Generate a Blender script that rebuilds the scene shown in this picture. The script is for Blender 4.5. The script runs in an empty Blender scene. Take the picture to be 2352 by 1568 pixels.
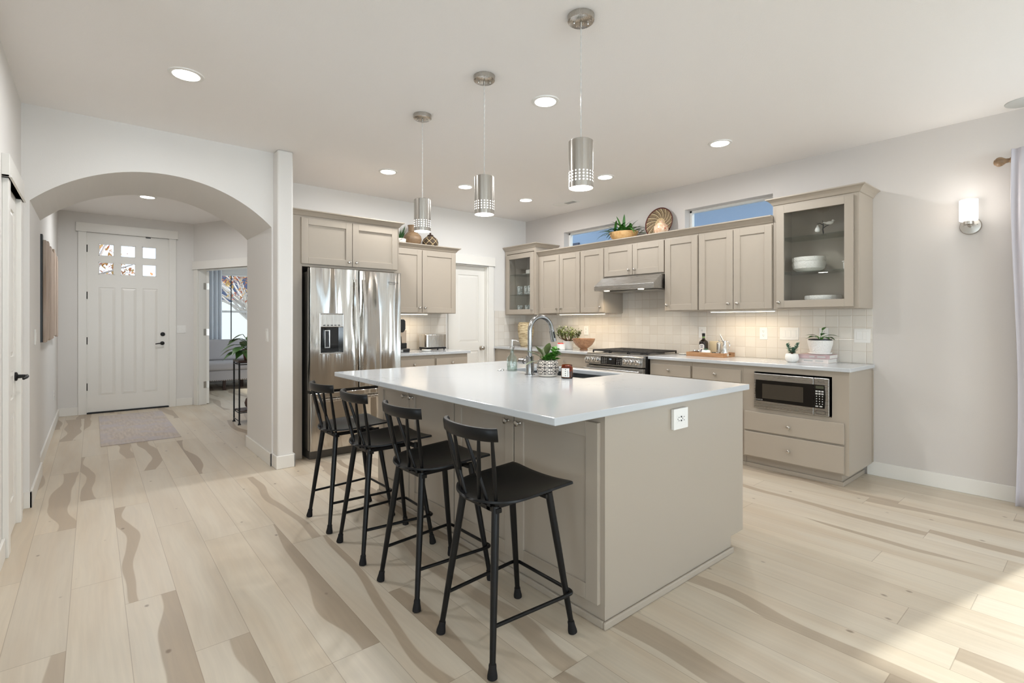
import bpy, math, random
from mathutils import Matrix, Vector
random.seed(7)
PI = math.pi
C = bpy.context.scene.collection
scene = bpy.context.scene

# ------------------------------------------------------------------ camera
YAW = math.radians(39.93)
FPX, CX, HY = 1151.2, 1176.0, 737.3
cam = bpy.data.cameras.new('camera')
cam.sensor_fit = 'HORIZONTAL'
cam.sensor_width = 36.0
cam.lens = FPX / 2352 * 36.0
cam.shift_x = 0.0
cam.shift_y = (HY - 784.0) / 2352
cam.clip_start = 0.05
cam.clip_end = 200
cam_o = bpy.data.objects.new('camera', cam)
C.objects.link(cam_o)
cam_o.location = (0, 0, 1.268)
cam_o.rotation_euler = (PI / 2, 0, -YAW)
scene.camera = cam_o

# ------------------------------------------------------------------ render look
scene.view_settings.view_transform = 'Standard'
scene.view_settings.look = 'None'
scene.view_settings.gamma = 1.0
scene.view_settings.use_curve_mapping = False
scene.view_settings.exposure = -0.06
scene.cycles.max_bounces = 8
scene.cycles.diffuse_bounces = 6
scene.cycles.glossy_bounces = 4
scene.cycles.transmission_bounces = 6
scene.cycles.transparent_max_bounces = 12
scene.cycles.caustics_reflective = False
scene.cycles.caustics_refractive = False
scene.cycles.sample_clamp_indirect = 6.0

# ------------------------------------------------------------------ world, sun, daylight at the windows, study fill
world = bpy.data.worlds.new('sky')
scene.world = world
world.use_nodes = True
bg = world.node_tree.nodes['Background']
bg.inputs['Color'].default_value = (0.66, 0.81, 1.0, 1)
bg.inputs['Strength'].default_value = 2.2

sun_l = bpy.data.lights.new('sun', 'SUN')
sun_l.energy = 4.6
sun_l.angle = math.radians(1.6)
sun_l.color = (1.0, 0.95, 0.87)
sun_o = bpy.data.objects.new('sun', sun_l)
C.objects.link(sun_o)
sun_dir = Vector((-1.0, 0.2135, -0.70))
sun_o.rotation_euler = sun_dir.to_track_quat('-Z', 'Y').to_euler()
sun_o.location = (12, -2, 9)

def area(name, loc, direction, sx, sy, watts, col=(1, 1, 1), spread=180, shape='RECTANGLE', parent=None):
    l = bpy.data.lights.new(name, 'AREA')
    l.shape = shape
    l.size = sx
    l.size_y = sy
    l.energy = watts
    l.color = col
    l.spread = math.radians(spread)
    o = bpy.data.objects.new(name, l)
    C.objects.link(o)
    o.location = loc
    o.rotation_euler = Vector(direction).to_track_quat('-Z', 'Z').to_euler()
    if parent is not None:
        o.parent = parent
        o.location = Vector(loc) - root_loc(parent)
    return o

DAY = (0.79, 0.91, 1.0)
area('daylight_rear_a', (-1.9, -7.4, 1.35), (0, 1, 1.1), 1.9, 1.9, 185, DAY)
area('daylight_rear_b', (0.6, -7.4, 1.35), (0, 1, 1.1), 1.9, 1.9, 185, DAY)
area('daylight_rear_c', (3.1, -7.4, 1.35), (0, 1, 1.1), 1.9, 1.9, 70, DAY)
area('daylight_left', (-3.55, -0.6, 1.35), (1, 0, 1.3), 2.0, 1.9, 62, DAY)
area('daylight_glass_door', (4.93, -0.9, 1.1), (-1, 0, 1.1), 1.9, 1.8, 24, DAY)
area('study_fill_lamp', (4.95, 9.8, 1.45), (-1, 0, 0), 1.5, 1.4, 40, DAY)  # lamp added at an unseen side opening to brighten the study

# ------------------------------------------------------------------ node helpers
def srgb(r, g, b):
    def f(c):
        c /= 255.0
        return c / 12.92 if c <= 0.04045 else ((c + 0.055) / 1.055) ** 2.4
    return (f(r), f(g), f(b), 1.0)

class NT:
    """tiny wrapper: expressions of sockets"""
    def __init__(self, name):
        self.m = bpy.data.materials.new(name)
        self.m.use_nodes = True
        self.t = self.m.node_tree
        self.b = self.t.nodes['Principled BSDF']
        self.out = self.t.nodes['Material Output']
    def n(self, kind, **k):
        x = self.t.nodes.new(kind)
        for a, v in k.items():
            setattr(x, a, v)
        return x
    def link(self, a, b):
        self.t.links.new(a, b)
    def setin(self, sock, v):
        if hasattr(v, 'links') or isinstance(v, bpy.types.NodeSocket):
            self.t.links.new(v, sock)
        else:
            sock.default_value = v
    def math(self, op, *a):
        x = self.n('ShaderNodeMath', operation=op)
        for i, v in enumerate(a):
            self.setin(x.inputs[i], v)
        return x.outputs[0]
    def add(self, a, b): return self.math('ADD', a, b)
    def sub(self, a, b): return self.math('SUBTRACT', a, b)
    def mul(self, a, b): return self.math('MULTIPLY', a, b)
    def fract(self, a): return self.math('FRACT', a)
    def floor(self, a): return self.math('FLOOR', a)
    def abs(self, a): return self.math('ABSOLUTE', a)
    def lt(self, a, b): return self.math('LESS_THAN', a, b)
    def gt(self, a, b): return self.math('GREATER_THAN', a, b)
    def mx(self, a, b): return self.math('MAXIMUM', a, b)
    def mn(self, a, b): return self.math('MINIMUM', a, b)
    def smooth(self, v, lo, hi, a=0.0, b=1.0):
        x = self.n('ShaderNodeMapRange', interpolation_type='SMOOTHSTEP')
        self.setin(x.inputs['Value'], v)
        self.setin(x.inputs['From Min'], lo)
        self.setin(x.inputs['From Max'], hi)
        self.setin(x.inputs['To Min'], a)
        self.setin(x.inputs['To Max'], b)
        return x.outputs[0]
    def coord(self, which='Object'):
        return self.n('ShaderNodeTexCoord').outputs[which]
    def xyz(self, vec):
        x = self.n('ShaderNodeSeparateXYZ')
        self.link(vec, x.inputs[0])
        return x.outputs[0], x.outputs[1], x.outputs[2]
    def comb(self, x, y, z=0.0):
        c = self.n('ShaderNodeCombineXYZ')
        for i, v in enumerate((x, y, z)):
            self.setin(c.inputs[i], v)
        return c.outputs[0]
    def noise(self, vec, scale=5.0, detail=2.0, rough=0.5, dist=0.0):
        x = self.n('ShaderNodeTexNoise')
        if vec is not None:
            self.link(vec, x.inputs['Vector'])
        x.inputs['Scale'].default_value = scale
        x.inputs['Detail'].default_value = detail
        x.inputs['Roughness'].default_value = rough
        x.inputs['Distortion'].default_value = dist
        return x.outputs['Fac']
    def white(self, vec):
        x = self.n('ShaderNodeTexWhiteNoise', noise_dimensions='3D')
        self.link(vec, x.inputs['Vector'])
        return self.xyz(x.outputs['Color'])
    def voronoi(self, vec, scale, feature='F1'):
        x = self.n('ShaderNodeTexVoronoi', feature=feature)
        self.link(vec, x.inputs['Vector'])
        x.inputs['Scale'].default_value = scale
        return x.outputs['Distance']
    def mix(self, f, a, b):
        x = self.n('ShaderNodeMix', data_type='RGBA')
        self.setin(x.inputs[0], f)
        self.setin(x.inputs[6], a)
        self.setin(x.inputs[7], b)
        return x.outputs[2]
    def scalecol(self, col, f):
        x = self.n('ShaderNodeMix', data_type='RGBA', blend_type='MULTIPLY')
        x.inputs[0].default_value = 1.0
        self.setin(x.inputs[6], col)
        c = self.n('ShaderNodeCombineColor')
        for i in range(3):
            self.setin(c.inputs[i], f)
        self.link(c.outputs[0], x.inputs[7])
        return x.outputs[2]
    def bump(self, h, strength=0.2, dist=0.01):
        x = self.n('ShaderNodeBump')
        x.inputs['Strength'].default_value = strength
        x.inputs['Distance'].default_value = dist
        self.link(h, x.inputs['Height'])
        self.link(x.outputs[0], self.b.inputs['Normal'])
    def base(self, c): self.setin(self.b.inputs['Base Color'], c)
    def rough(self, r): self.setin(self.b.inputs['Roughness'], r)

def plain(name, col, rough=0.5, metal=0.0, bump=None, spec=None, emit=None, coat=0.0, vary=0.0):
    k = NT(name)
    k.base(col)
    k.rough(rough)
    k.b.inputs['Metallic'].default_value = metal
    if spec is not None:
        k.b.inputs['Specular IOR Level'].default_value = spec
    if emit is not None:
        k.b.inputs['Emission Color'].default_value = emit[0]
        k.b.inputs['Emission Strength'].default_value = emit[1]
    if coat:
        k.b.inputs['Coat Weight'].default_value = coat
        k.b.inputs['Coat Roughness'].default_value = 0.08
    if vary:
        f = k.smooth(k.noise(k.coord(), 9, 3), 0.3, 0.7, 1 - vary, 1 + vary)
        k.base(k.scalecol(col, f))
    if bump:
        sc, st, ds = bump
        k.bump(k.noise(k.coord(), sc, 2), st, ds)
    return k.m

M = {}
M['wall'] = plain('wall_paint', srgb(224, 221, 217), 0.6, bump=(170, 0.12, 0.003))
M['wall_r'] = plain('warm_grey_wall_paint', srgb(210, 204, 199), 0.6, bump=(170, 0.12, 0.003))
M['ceil'] = plain('ceiling_paint', srgb(242, 239, 237), 0.62, bump=(140, 0.22, 0.004))
M['trim'] = plain('white_trim_paint', srgb(232, 229, 223), 0.35)
M['taupe'] = plain('taupe_cabinet_paint', srgb(170, 159, 145), 0.33)
M['taupe_in'] = plain('taupe_cabinet_inside', srgb(168, 155, 138), 0.5)
M['black_wood'] = plain('black_painted_wood', srgb(14, 13, 13), 0.36, spec=0.28)
M['rubber'] = plain('black_rubber', srgb(30, 28, 28), 0.75, spec=0.2)
M['black'] = plain('black_plastic', srgb(17, 16, 16), 0.35)
M['black_gloss'] = plain('black_glass', srgb(12, 11, 11), 0.06)
M['blackmetal'] = plain('matte_black_metal', srgb(28, 28, 29), 0.45, metal=0.4)
M['iron'] = plain('cast_iron', srgb(38, 35, 33), 0.6)
M['nickel'] = plain('satin_nickel', srgb(196, 190, 182), 0.28, metal=1.0)
M['chrome'] = plain('chrome', srgb(225, 225, 225), 0.08, metal=1.0)
M['white_gloss'] = plain('white_ceramic', srgb(236, 234, 229), 0.2, vary=0.02)
M['white_matte'] = plain('white_matte_ceramic', srgb(235, 232, 226), 0.55, bump=(60, 0.3, 0.004))
M['white_plastic'] = plain('white_plastic', srgb(234, 232, 228), 0.35)
M['soil'] = plain('dark_soil', srgb(46, 36, 28), 0.95, bump=(80, 0.8, 0.01))
M['lamp'] = plain('lit_lamp_lens', srgb(255, 255, 255), 0.5, emit=((1, 0.97, 0.92, 1), 9.0))
M['lamp_dot'] = plain('lit_pin_hole', srgb(255, 255, 255), 0.5, emit=((1, 0.98, 0.95, 1), 1.8))
M['lampwarm'] = plain('lit_warm_lens', srgb(255, 250, 240), 0.5, emit=((1, 0.88, 0.70, 1), 9.0))
M['sconce'] = plain('lit_frosted_glass', srgb(255, 255, 255), 0.4, emit=((1, 0.985, 0.95, 1), 1.6))
M['display'] = plain('blue_display', srgb(20, 20, 30), 0.2, emit=((0.35, 0.42, 1, 1), 1.6))
M['displaywhite'] = plain('white_display_digits', srgb(200, 210, 220), 0.3, emit=((0.75, 0.88, 1, 1), 0.8))
M['ink'] = plain('dark_ink', srgb(40, 38, 40), 0.6)
M['inklight'] = plain('grey_ink', srgb(190, 188, 184), 0.5)
M['paper'] = plain('paper_label', srgb(236, 232, 226), 0.6)
M['leaf'] = plain('green_leaf', srgb(62, 112, 44), 0.42, vary=0.25)
M['leafdark'] = plain('dark_green_leaf', srgb(40, 84, 36), 0.4, vary=0.25)
M['leafolive'] = plain('olive_leaf', srgb(92, 102, 62), 0.4, vary=0.25)
M['leafbright'] = plain('bright_green_leaf', srgb(96, 156, 62), 0.4, vary=0.2)
M['leafblue'] = plain('blue_green_succulent', srgb(104, 140, 118), 0.5, vary=0.15)
M['stem'] = plain('brown_stem', srgb(98, 72, 50), 0.7)
M['red'] = plain('red_tomato', srgb(214, 48, 30), 0.25)
M['grey_fabric'] = plain('light_grey_upholstery', srgb(186, 182, 184), 0.95, bump=(320, 0.4, 0.003))
M['curtain'] = plain('pale_lilac_curtain', srgb(206, 202, 208), 0.85, bump=(260, 0.2, 0.002))
M['sheer'] = plain('white_sheer_curtain', srgb(228, 232, 238), 0.85)
M['darkwood'] = plain('dark_brown_wood', srgb(60, 38, 28), 0.5)
M['vinyl'] = plain('white_vinyl', srgb(238, 238, 236), 0.35)

def steel(name, col, rough, axis=2, band=0.0, bscale=3.0, var=0.06):
    k = NT(name)
    k.b.inputs['Metallic'].default_value = 1.0
    k.base(col)
    x, y, z = k.xyz(k.coord())
    ax = [k.mul(x, 220.0), k.mul(y, 220.0), k.mul(z, 220.0)]
    ax[axis] = k.mul((x, y, z)[axis], 3.0)
    f = k.noise(k.comb(*ax), 1.0, 2)
    k.rough(k.smooth(f, 0.25, 0.75, rough - var, rough + var))
    if band:
        g = [k.mul(x, bscale), k.mul(y, bscale), k.mul(z, bscale)]
        g[axis] = k.mul((x, y, z)[axis], bscale * 0.12)
        k.bump(k.noise(k.comb(*g), 1.0, 1, 0.4), 1.0, band)
    return k.m

M['steel'] = steel('brushed_stainless_steel', srgb(198, 194, 188), 0.24, 2)
M['steel_h'] = steel('brushed_stainless_steel_horizontal', srgb(184, 183, 181), 0.28, 1, var=0.025)
M['steel_fridge'] = steel('refrigerator_stainless_steel', srgb(206, 201, 194), 0.13, 2, 0.045, 7.0)
M['steel_faucet'] = steel('faucet_steel', srgb(150, 149, 147), 0.22, 2, var=0.03)
M['steel_lamp'] = steel('brushed_nickel_lamp', srgb(186, 181, 174), 0.24, 2)
M['steel_dark'] = steel('sink_steel', srgb(150, 152, 154), 0.3, 1)
M['fridge_side'] = plain('dark_grey_appliance_side', srgb(92, 88, 82), 0.4, metal=0.3)

def glass(name, tint=(1, 1, 1, 1), refl=0.10, rough=0.0, bump=None):
    """thin pane: mostly clear, with a mirror-like surface"""
    k = NT(name)
    tr = k.n('ShaderNodeBsdfTransparent')
    tr.inputs[0].default_value = tint
    gl = k.n('ShaderNodeBsdfGlossy')
    gl.inputs['Roughness'].default_value = rough
    lw = k.n('ShaderNodeLayerWeight')
    lw.inputs['Blend'].default_value = 0.5
    mixn = k.n('ShaderNodeMixShader')
    f = k.mn(k.add(k.mul(k.math('POWER', lw.outputs['Facing'], 5.0), 0.9), 0.03 + refl * 0.2), 1.0)
    k.link(f, mixn.inputs[0])
    k.link(tr.outputs[0], mixn.inputs[1])
    k.link(gl.outputs[0], mixn.inputs[2])
    k.link(mixn.outputs[0], k.out.inputs[0])
    return k.m

M['glass'] = glass('clear_glass', (0.96, 0.98, 0.97, 1))
M['glass_shelf'] = glass('green_edge_glass', (0.92, 0.97, 0.95, 1))
M['glass_cab'] = glass('cabinet_glass', (0.985, 0.99, 0.985, 1), 0.02)

def solid_glass(name, col, rough=0.0, ior=1.45):
    k = NT(name)
    k.base(col)
    k.rough(rough)
    k.b.inputs['Transmission Weight'].default_value = 1.0
    k.b.inputs['IOR'].default_value = ior
    return k.m
M['amber'] = solid_glass('amber_glass', srgb(196, 112, 40))
M['bottleglass'] = solid_glass('dark_bottle_glass', srgb(60, 34, 20))
M['obscure'] = None
M['obscure'] = glass('door_glass', (0.98, 0.98, 0.98, 1), 0.02)

# wood floor: wide planks running away from the camera along Y
k = NT('light_hickory_plank_floor')
X, Y, Z = k.xyz(k.coord())
W_, L_ = 0.19, 1.5
u = k.add(k.mul(X, 1 / W_), 0.41)
row = k.floor(u); fu = k.fract(u)
r0, r1, r2 = k.white(k.comb(row, 3.7, 1.1))
v = k.add(k.mul(Y, 1 / L_), k.mul(r0, 9.0))
pid = k.floor(v); fv = k.fract(v)
a0, a1, a2 = k.white(k.comb(row, pid, 0.5))
b0, b1, b2 = k.white(k.comb(row, pid, 7.5))
wob = k.noise(k.comb(k.add(k.mul(X, 1.0), k.mul(pid, 17.3)), k.add(k.mul(Y, 1.25), k.mul(row, 5.1)), 0.0), 1.0, 1, 0.4)
wob2 = k.noise(k.comb(k.add(k.mul(X, 1.0), k.mul(pid, 9.3)), k.add(k.mul(Y, 1.1), k.mul(row, 3.1)), 4.0), 1.0, 1, 0.4)
cen = k.add(a0, k.mul(k.sub(wob, 0.5), 1.5))
wid = k.add(0.10, k.mul(k.mx(k.sub(a1, 0.50), 0.0), 0.50))
wid = k.mul(wid, k.add(0.35, k.mul(wob2, 1.3)))
d = k.abs(k.sub(fu, cen))
streak = k.smooth(d, k.sub(wid, 0.02), k.add(wid, 0.02), 1.0, 0.0)
streak = k.mul(streak, k.gt(a1, 0.52))
g1 = k.noise(k.comb(k.add(k.mul(X, 55.0), k.mul(wob, 6.0)), k.mul(Y, 2.2), k.mul(pid, 1.7)), 1.0, 3, 0.6)
g2 = k.noise(k.comb(k.mul(X, 7.0), k.mul(Y, 0.9), k.mul(row, 2.0)), 1.0, 3, 0.5)
light = k.mix(k.smooth(g2, 0.35, 0.68), srgb(206, 194, 175), srgb(197, 181, 159))
light = k.mix(k.mul(b0, 0.42), light, srgb(208, 199, 185))
dark = k.mix(b1, srgb(174, 157, 136), srgb(163, 146, 127))
col = k.mix(k.mul(streak, k.add(0.7, k.mul(b2, 0.3))), light, dark)
col = k.scalecol(col, k.add(0.94, k.mul(a2, 0.10)))
col = k.scalecol(col, k.smooth(g1, 0.2, 0.8, 0.945, 1.045))
kn = k.voronoi(k.comb(k.mul(X, 6.0), k.mul(Y, 4.0), 0.0), 1.0)
kr, kr1, kr2 = k.white(k.comb(k.floor(k.mul(X, 2.1)), k.floor(k.mul(Y, 1.1)), 2.0))
knot = k.smooth(k.add(kn, k.mul(k.noise(k.comb(k.mul(X, 30.0), k.mul(Y, 16.0), 0.0), 1.0, 2), 0.05)), 0.05, 0.10, 0.62, 0.0)
col = k.mix(knot, col, srgb(96, 76, 60))
seam = k.mx(k.mx(k.lt(fu, 0.007), k.gt(fu, 0.993)), k.mx(k.lt(fv, 0.0011), k.gt(fv, 0.9989)))
col = k.mix(k.mul(seam, 0.42), col, srgb(120, 100, 80))
k.base(col)
k.rough(k.smooth(g1, 0.2, 0.8, 0.34, 0.44))
k.b.inputs['Specular IOR Level'].default_value = 0.4
k.bump(k.add(k.mul(g1, 0.25), k.mul(seam, -1.0)), 0.25, 0.002)
M['floor'] = k.m

# quartz
k = NT('white_quartz')
co = k.coord()
n1 = k.noise(co, 2.2, 5, 0.6, 1.2)
vein = k.smooth(k.abs(k.sub(n1, 0.5)), 0.0, 0.018, 0.35, 0.0)
n2 = k.noise(co, 1.3, 2)
vein = k.mul(vein, k.smooth(n2, 0.5, 0.66))
col = k.mix(vein, srgb(194, 197, 200), srgb(150, 150, 151))
k.base(col); k.rough(0.13)
M['quartz'] = k.m

# handmade square wall tile; local x across, z up (object space), one tile 0.1 m
def tile_mat(name, ax):
    k = NT(name)
    X, Y, Z = k.xyz(k.coord())
    S = X if ax == 0 else Y
    T = 0.1005
    wv = k.mul(k.sub(k.noise(k.coord(), 11, 1), 0.5), 0.05)
    u = k.add(k.mul(S, 1 / T), wv)
    v = k.add(k.mul(k.sub(Z, 0.914), 1 / T), wv)
    fu, fv = k.fract(u), k.fract(v)
    r0, r1, r2 = k.white(k.comb(k.floor(u), k.floor(v), 1.5))
    q0, q1, q2 = k.white(k.comb(k.floor(u), k.floor(v), 8.5))
    e = k.mn(k.mn(fu, k.sub(1.0, fu)), k.mn(fv, k.sub(1.0, fv)))
    grout = k.smooth(e, 0.008, 0.024, 1.0, 0.0)
    c = k.mix(r0, srgb(224, 218, 209), srgb(217, 210, 200))
    c = k.mix(k.mul(grout, 0.75), c, srgb(196, 182, 165))
    k.base(c)
    k.rough(k.add(0.10, k.add(k.mul(r1, 0.10), k.mul(grout, 0.5))))
    tilt = k.add(k.mul(k.sub(fu, 0.5), k.sub(q0, 0.5)), k.mul(k.sub(fv, 0.5), k.sub(q1, 0.5)))
    h = k.add(k.mul(tilt, 1.3), k.mul(k.noise(k.coord(), 24, 2), 0.35))
    h = k.add(h, k.smooth(e, 0.0, 0.05, 0.0, 0.5))
    k.bump(h, 0.55, 0.004)
    return k.m
M['tile_y'] = tile_mat('glazed_square_tile_long_wall', 1)
M['tile_x'] = tile_mat('glazed_square_tile_short_wall', 0)

def woodmat(name, c1, c2, axis=0, scale=1.0, rough=0.45):
    k = NT(name)
    s = list(k.xyz(k.coord()))
    s = [k.mul(q, 40.0 * scale) if i != axis else k.mul(q, 4.0 * scale) for i, q in enumerate(s)]
    n = k.noise(k.comb(*s), 1.0, 3, 0.6, 0.6)
    k.base(k.mix(k.smooth(n, 0.3, 0.7), c1, c2))
    k.rough(rough)
    return k.m
M['bowlwood'] = woodmat('carved_wood', srgb(140, 98, 68), srgb(176, 132, 96), 0, 1.2)
M['palewood'] = woodmat('pale_bowl_wood', srgb(224, 186, 132), srgb(204, 158, 102), 0, 0.6)
M['traywood'] = woodmat('tray_wood', srgb(150, 108, 72), srgb(172, 130, 92), 1, 1.0)
M['artwood'] = woodmat('bleached_wood_slats', srgb(196, 178, 162), srgb(170, 148, 130), 2, 0.8, 0.7)
M['vasewood'] = woodmat('turned_wood_vase', srgb(122, 97, 72), srgb(156, 128, 98), 0, 0.7)

# ------------------------------------------------------------------ mesh helpers
def root_loc(o):
    v = Vector((0, 0, 0))
    while o is not None:
        v = v + o.location
        o = o.parent
    return v

class MB:
    """collects shapes, then links them as ONE mesh object"""
    def __init__(self, xf=None):
        self.v, self.f, self.mi = [], [], []
        self.xf = xf
        self.cur = 0
    def _add(self, vs, fs):
        b = len(self.v)
        if self.xf is not None:
            vs = [self.xf @ Vector(p) for p in vs]
            if self.xf.determinant() < 0:
                fs = [tuple(reversed(q)) for q in fs]
        self.v += [tuple(p) for p in vs]
        for q in fs:
            self.f.append(tuple(i + b for i in q))
            self.mi.append(self.cur)
        return self
    def box(self, x0, x1, y0, y1, z0, z1):
        x0, x1 = min(x0, x1), max(x0, x1)
        y0, y1 = min(y0, y1), max(y0, y1)
        z0, z1 = min(z0, z1), max(z0, z1)
        vs = [(x0, y0, z0), (x1, y0, z0), (x1, y1, z0), (x0, y1, z0), (x0, y0, z1), (x1, y0, z1), (x1, y1, z1), (x0, y1, z1)]
        return self._add(vs, [(0, 3, 2, 1), (4, 5, 6, 7), (0, 1, 5, 4), (1, 2, 6, 5), (2, 3, 7, 6), (3, 0, 4, 7)])
    def tube(self, pts, r, n=10, caps=True):
        pts = [Vector(p) for p in pts]
        rs = r if isinstance(r, (list, tuple)) else [r] * len(pts)
        vs, fs = [], []
        t0 = (pts[1] - pts[0]).normalized()
        a = Vector((0, 0, 1)) if abs(t0.z) < 0.9 else Vector((1, 0, 0))
        nx = t0.cross(a).normalized()
        for i, p in enumerate(pts):
            if i == 0: t = pts[1] - pts[0]
            elif i == len(pts) - 1: t = pts[-1] - pts[-2]
            else: t = (pts[i + 1] - pts[i]).normalized() + (pts[i] - pts[i - 1]).normalized()
            t.normalize()
            nx = (nx - t * nx.dot(t)).normalized()
            ny = t.cross(nx)
            for j in range(n):
                q = 2 * PI * j / n
                vs.append(p + (nx * math.cos(q) + ny * math.sin(q)) * rs[i])
        for i in range(len(pts) - 1):
            for j in range(n):
                k2 = (j + 1) % n
                fs.append((i * n + j, i * n + k2, (i + 1) * n + k2, (i + 1) * n + j))
        if caps:
            fs.append(tuple(range(n - 1, -1, -1)))
            fs.append(tuple((len(pts) - 1) * n + j for j in range(n)))
        return self._add(vs, fs)
    def cyl(self, p0, p1, r0, r1=None, n=24):
        return self.tube([p0, p1], [r0, r0 if r1 is None else r1], n)
    def lathe(self, c, prof, n=32, axis='z', scale=(1, 1)):
        """prof: list of (r, h) from bottom to top"""
        vs, fs = [], []
        for r, h in prof:
            for j in range(n):
                q = 2 * PI * j / n
                a, b = max(r, 1e-5) * math.cos(q) * scale[0], max(r, 1e-5) * math.sin(q) * scale[1]
                if axis == 'z': vs.append((c[0] + a, c[1] + b, c[2] + h))
                elif axis == 'x': vs.append((c[0] + h, c[1] + a, c[2] + b))
                elif axis == '-x': vs.append((c[0] - h, c[1] - a, c[2] + b))
                elif axis == 'y': vs.append((c[0] - a, c[1] + h, c[2] + b))
                else: vs.append((c[0] + a, c[1] - h, c[2] + b))
        for i in range(len(prof) - 1):
            for j in range(n):
                k2 = (j + 1) % n
                fs.append((i * n + j, i * n + k2, (i + 1) * n + k2, (i + 1) * n + j))
        fs.append(tuple(range(n - 1, -1, -1)))
        fs.append(tuple((len(prof) - 1) * n + j for j in range(n)))
        return self._add(vs, fs)
    def prism(self, poly, vec):
        """poly: 3d points (planar, in order); extruded along vec"""
        n = len(poly)
        vec = Vector(vec)
        vs = [Vector(p) for p in poly] + [Vector(p) + vec for p in poly]
        fs = [tuple(range(n - 1, -1, -1)), tuple(range(n, 2 * n))]
        for i in range(n):
            j = (i + 1) % n
            fs.append((i, j, n + j, n + i))
        return self._add(vs, fs)
    def sphere(self, c, r, nu=16, nv=10, sc=(1, 1, 1)):
        vs, fs = [], []
        for i in range(nv + 1):
            a = PI * i / nv
            for j in range(nu):
                b = 2 * PI * j / nu
                rr = max(math.sin(a), 1e-4)
                vs.append((c[0] + r * sc[0] * rr * math.cos(b), c[1] + r * sc[1] * rr * math.sin(b), c[2] - r * sc[2] * math.cos(a)))
        for i in range(nv):
            for j in range(nu):
                k2 = (j + 1) % nu
                fs.append((i * nu + j, i * nu + k2, (i + 1) * nu + k2, (i + 1) * nu + j))
        return self._add(vs, fs)
    def grid(self, fn, nu, nv):
        vs = [fn(i / nu, j / nv) for j in range(nv + 1) for i in range(nu + 1)]
        fs = []
        for j in range(nv):
            for i in range(nu):
                a = j * (nu + 1) + i
                fs.append((a, a + 1, a + nu + 2, a + nu + 1))
        return self._add(vs, fs)
    def leaf(self, base, d, length, width, droop=0.3, up=(0, 0, 1), fold=0.15, n=6, shape='oval', thick=0.0):
        """one curved leaf"""
        base = Vector(base); d = Vector(d).normalized(); up = Vector(up)
        side = d.cross(up)
        if side.length < 1e-3: side = d.cross(Vector((1, 0, 0)))
        side.normalize()
        nrm = side.cross(d).normalized()
        vs, fs = [], []
        for i in range(n + 1):
            t = i / n
            if shape == 'oval': w = math.sin(PI * min(1, 0.06 + t * 0.94)) ** 0.75
            elif shape == 'strap': w = min(1, t * 6 + 0.4) * (1 - t ** 3)
            elif shape == 'heart': w = (math.sin(PI * (1 - t) ** 1.7) ** 0.8) if 0 < t < 1 else (0.35 if t == 0 else 0.02)
            else: w = 1 - t
            p = base + d * (length * t) + Vector((0, 0, -1)) * (droop * length * t * t)
            hw = max(w, 0.02) * width / 2
            vs += [p - side * hw + nrm * (fold * hw), p, p + side * hw + nrm * (fold * hw)]
        for i in range(n):
            a = i * 3
            fs += [(a, a + 1, a + 4, a + 3), (a + 1, a + 2, a + 5, a + 4)]
        if thick:
            m0 = len(vs)
            vs += [v - nrm * thick for v in vs]
            fs += [tuple(m0 + i for i in reversed(q)) for q in list(fs)]
        return self._add(vs, fs)
    def clamp(self, x1=None, zfloor=None, test=None):
        self.v = [(min(p[0], x1) if x1 is not None else p[0], p[1], max(p[2], zfloor) if zfloor is not None and (test is None or test(p)) else p[2]) for p in self.v]
        return self
    def build(self, name, mat, parent=None, smooth=False, bevel=0.0, seg=2, origin=None, angle=38):
        if parent is not None:
            o0 = root_loc(parent)
        elif origin is not None:
            o0 = Vector(origin)
        else:
            o0 = Vector((0, 0, 0))
        me = bpy.data.meshes.new(name)
        me.from_pydata([(p[0] - o0.x, p[1] - o0.y, p[2] - o0.z) for p in self.v], [], self.f)
        mats = mat if isinstance(mat, (list, tuple)) else [mat]
        for q in mats:
            me.materials.append(q)
        if len(mats) > 1:
            me.polygons.foreach_set('material_index', self.mi)
        me.validate()
        if smooth:
            me.polygons.foreach_set('use_smooth', [True] * len(me.polygons))
            me.set_sharp_from_angle(angle=math.radians(angle))
        me.update()
        o = bpy.data.objects.new(name, me)
        C.objects.link(o)
        if parent is not None:
            o.parent = parent
        else:
            o.location = o0
        if bevel:
            md = o.modifiers.new('bevel', 'BEVEL')
            md.width = bevel
            md.segments = seg
            md.limit_method = 'ANGLE'
            md.angle_limit = math.radians(40)
        return o

def tag(o, label, cat, group=None, kind=None):
    if label: o['label'] = label
    if cat: o['category'] = cat
    if group: o['group'] = group
    if kind: o['kind'] = kind
    return o

def thing(name, label, cat, loc, group=None):
    o = bpy.data.objects.new(name, None)
    o.empty_display_size = 0.1
    C.objects.link(o)
    o.location = loc
    return tag(o, label, cat, group)

def struct(o):
    o['kind'] = 'structure'
    return o

def copy_tree(o, parent=None):
    c = o.copy()
    C.objects.link(c)
    if parent is not None:
        c.parent = parent
    for ch in list(o.children):
        copy_tree(ch, c)
    return c

def front(x, y, facing):
    """frame looking at a front: u to the right, w out towards the viewer, z up"""
    if facing == '-x':
        return Matrix(((0, -1, 0, x), (-1, 0, 0, y), (0, 0, 1, 0), (0, 0, 0, 1)))
    if facing == '-y':
        return Matrix(((1, 0, 0, x), (0, -1, 0, y), (0, 0, 1, 0), (0, 0, 0, 1)))
    if facing == '+x':
        return Matrix(((0, 1, 0, x), (1, 0, 0, y), (0, 0, 1, 0), (0, 0, 0, 1)))

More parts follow.
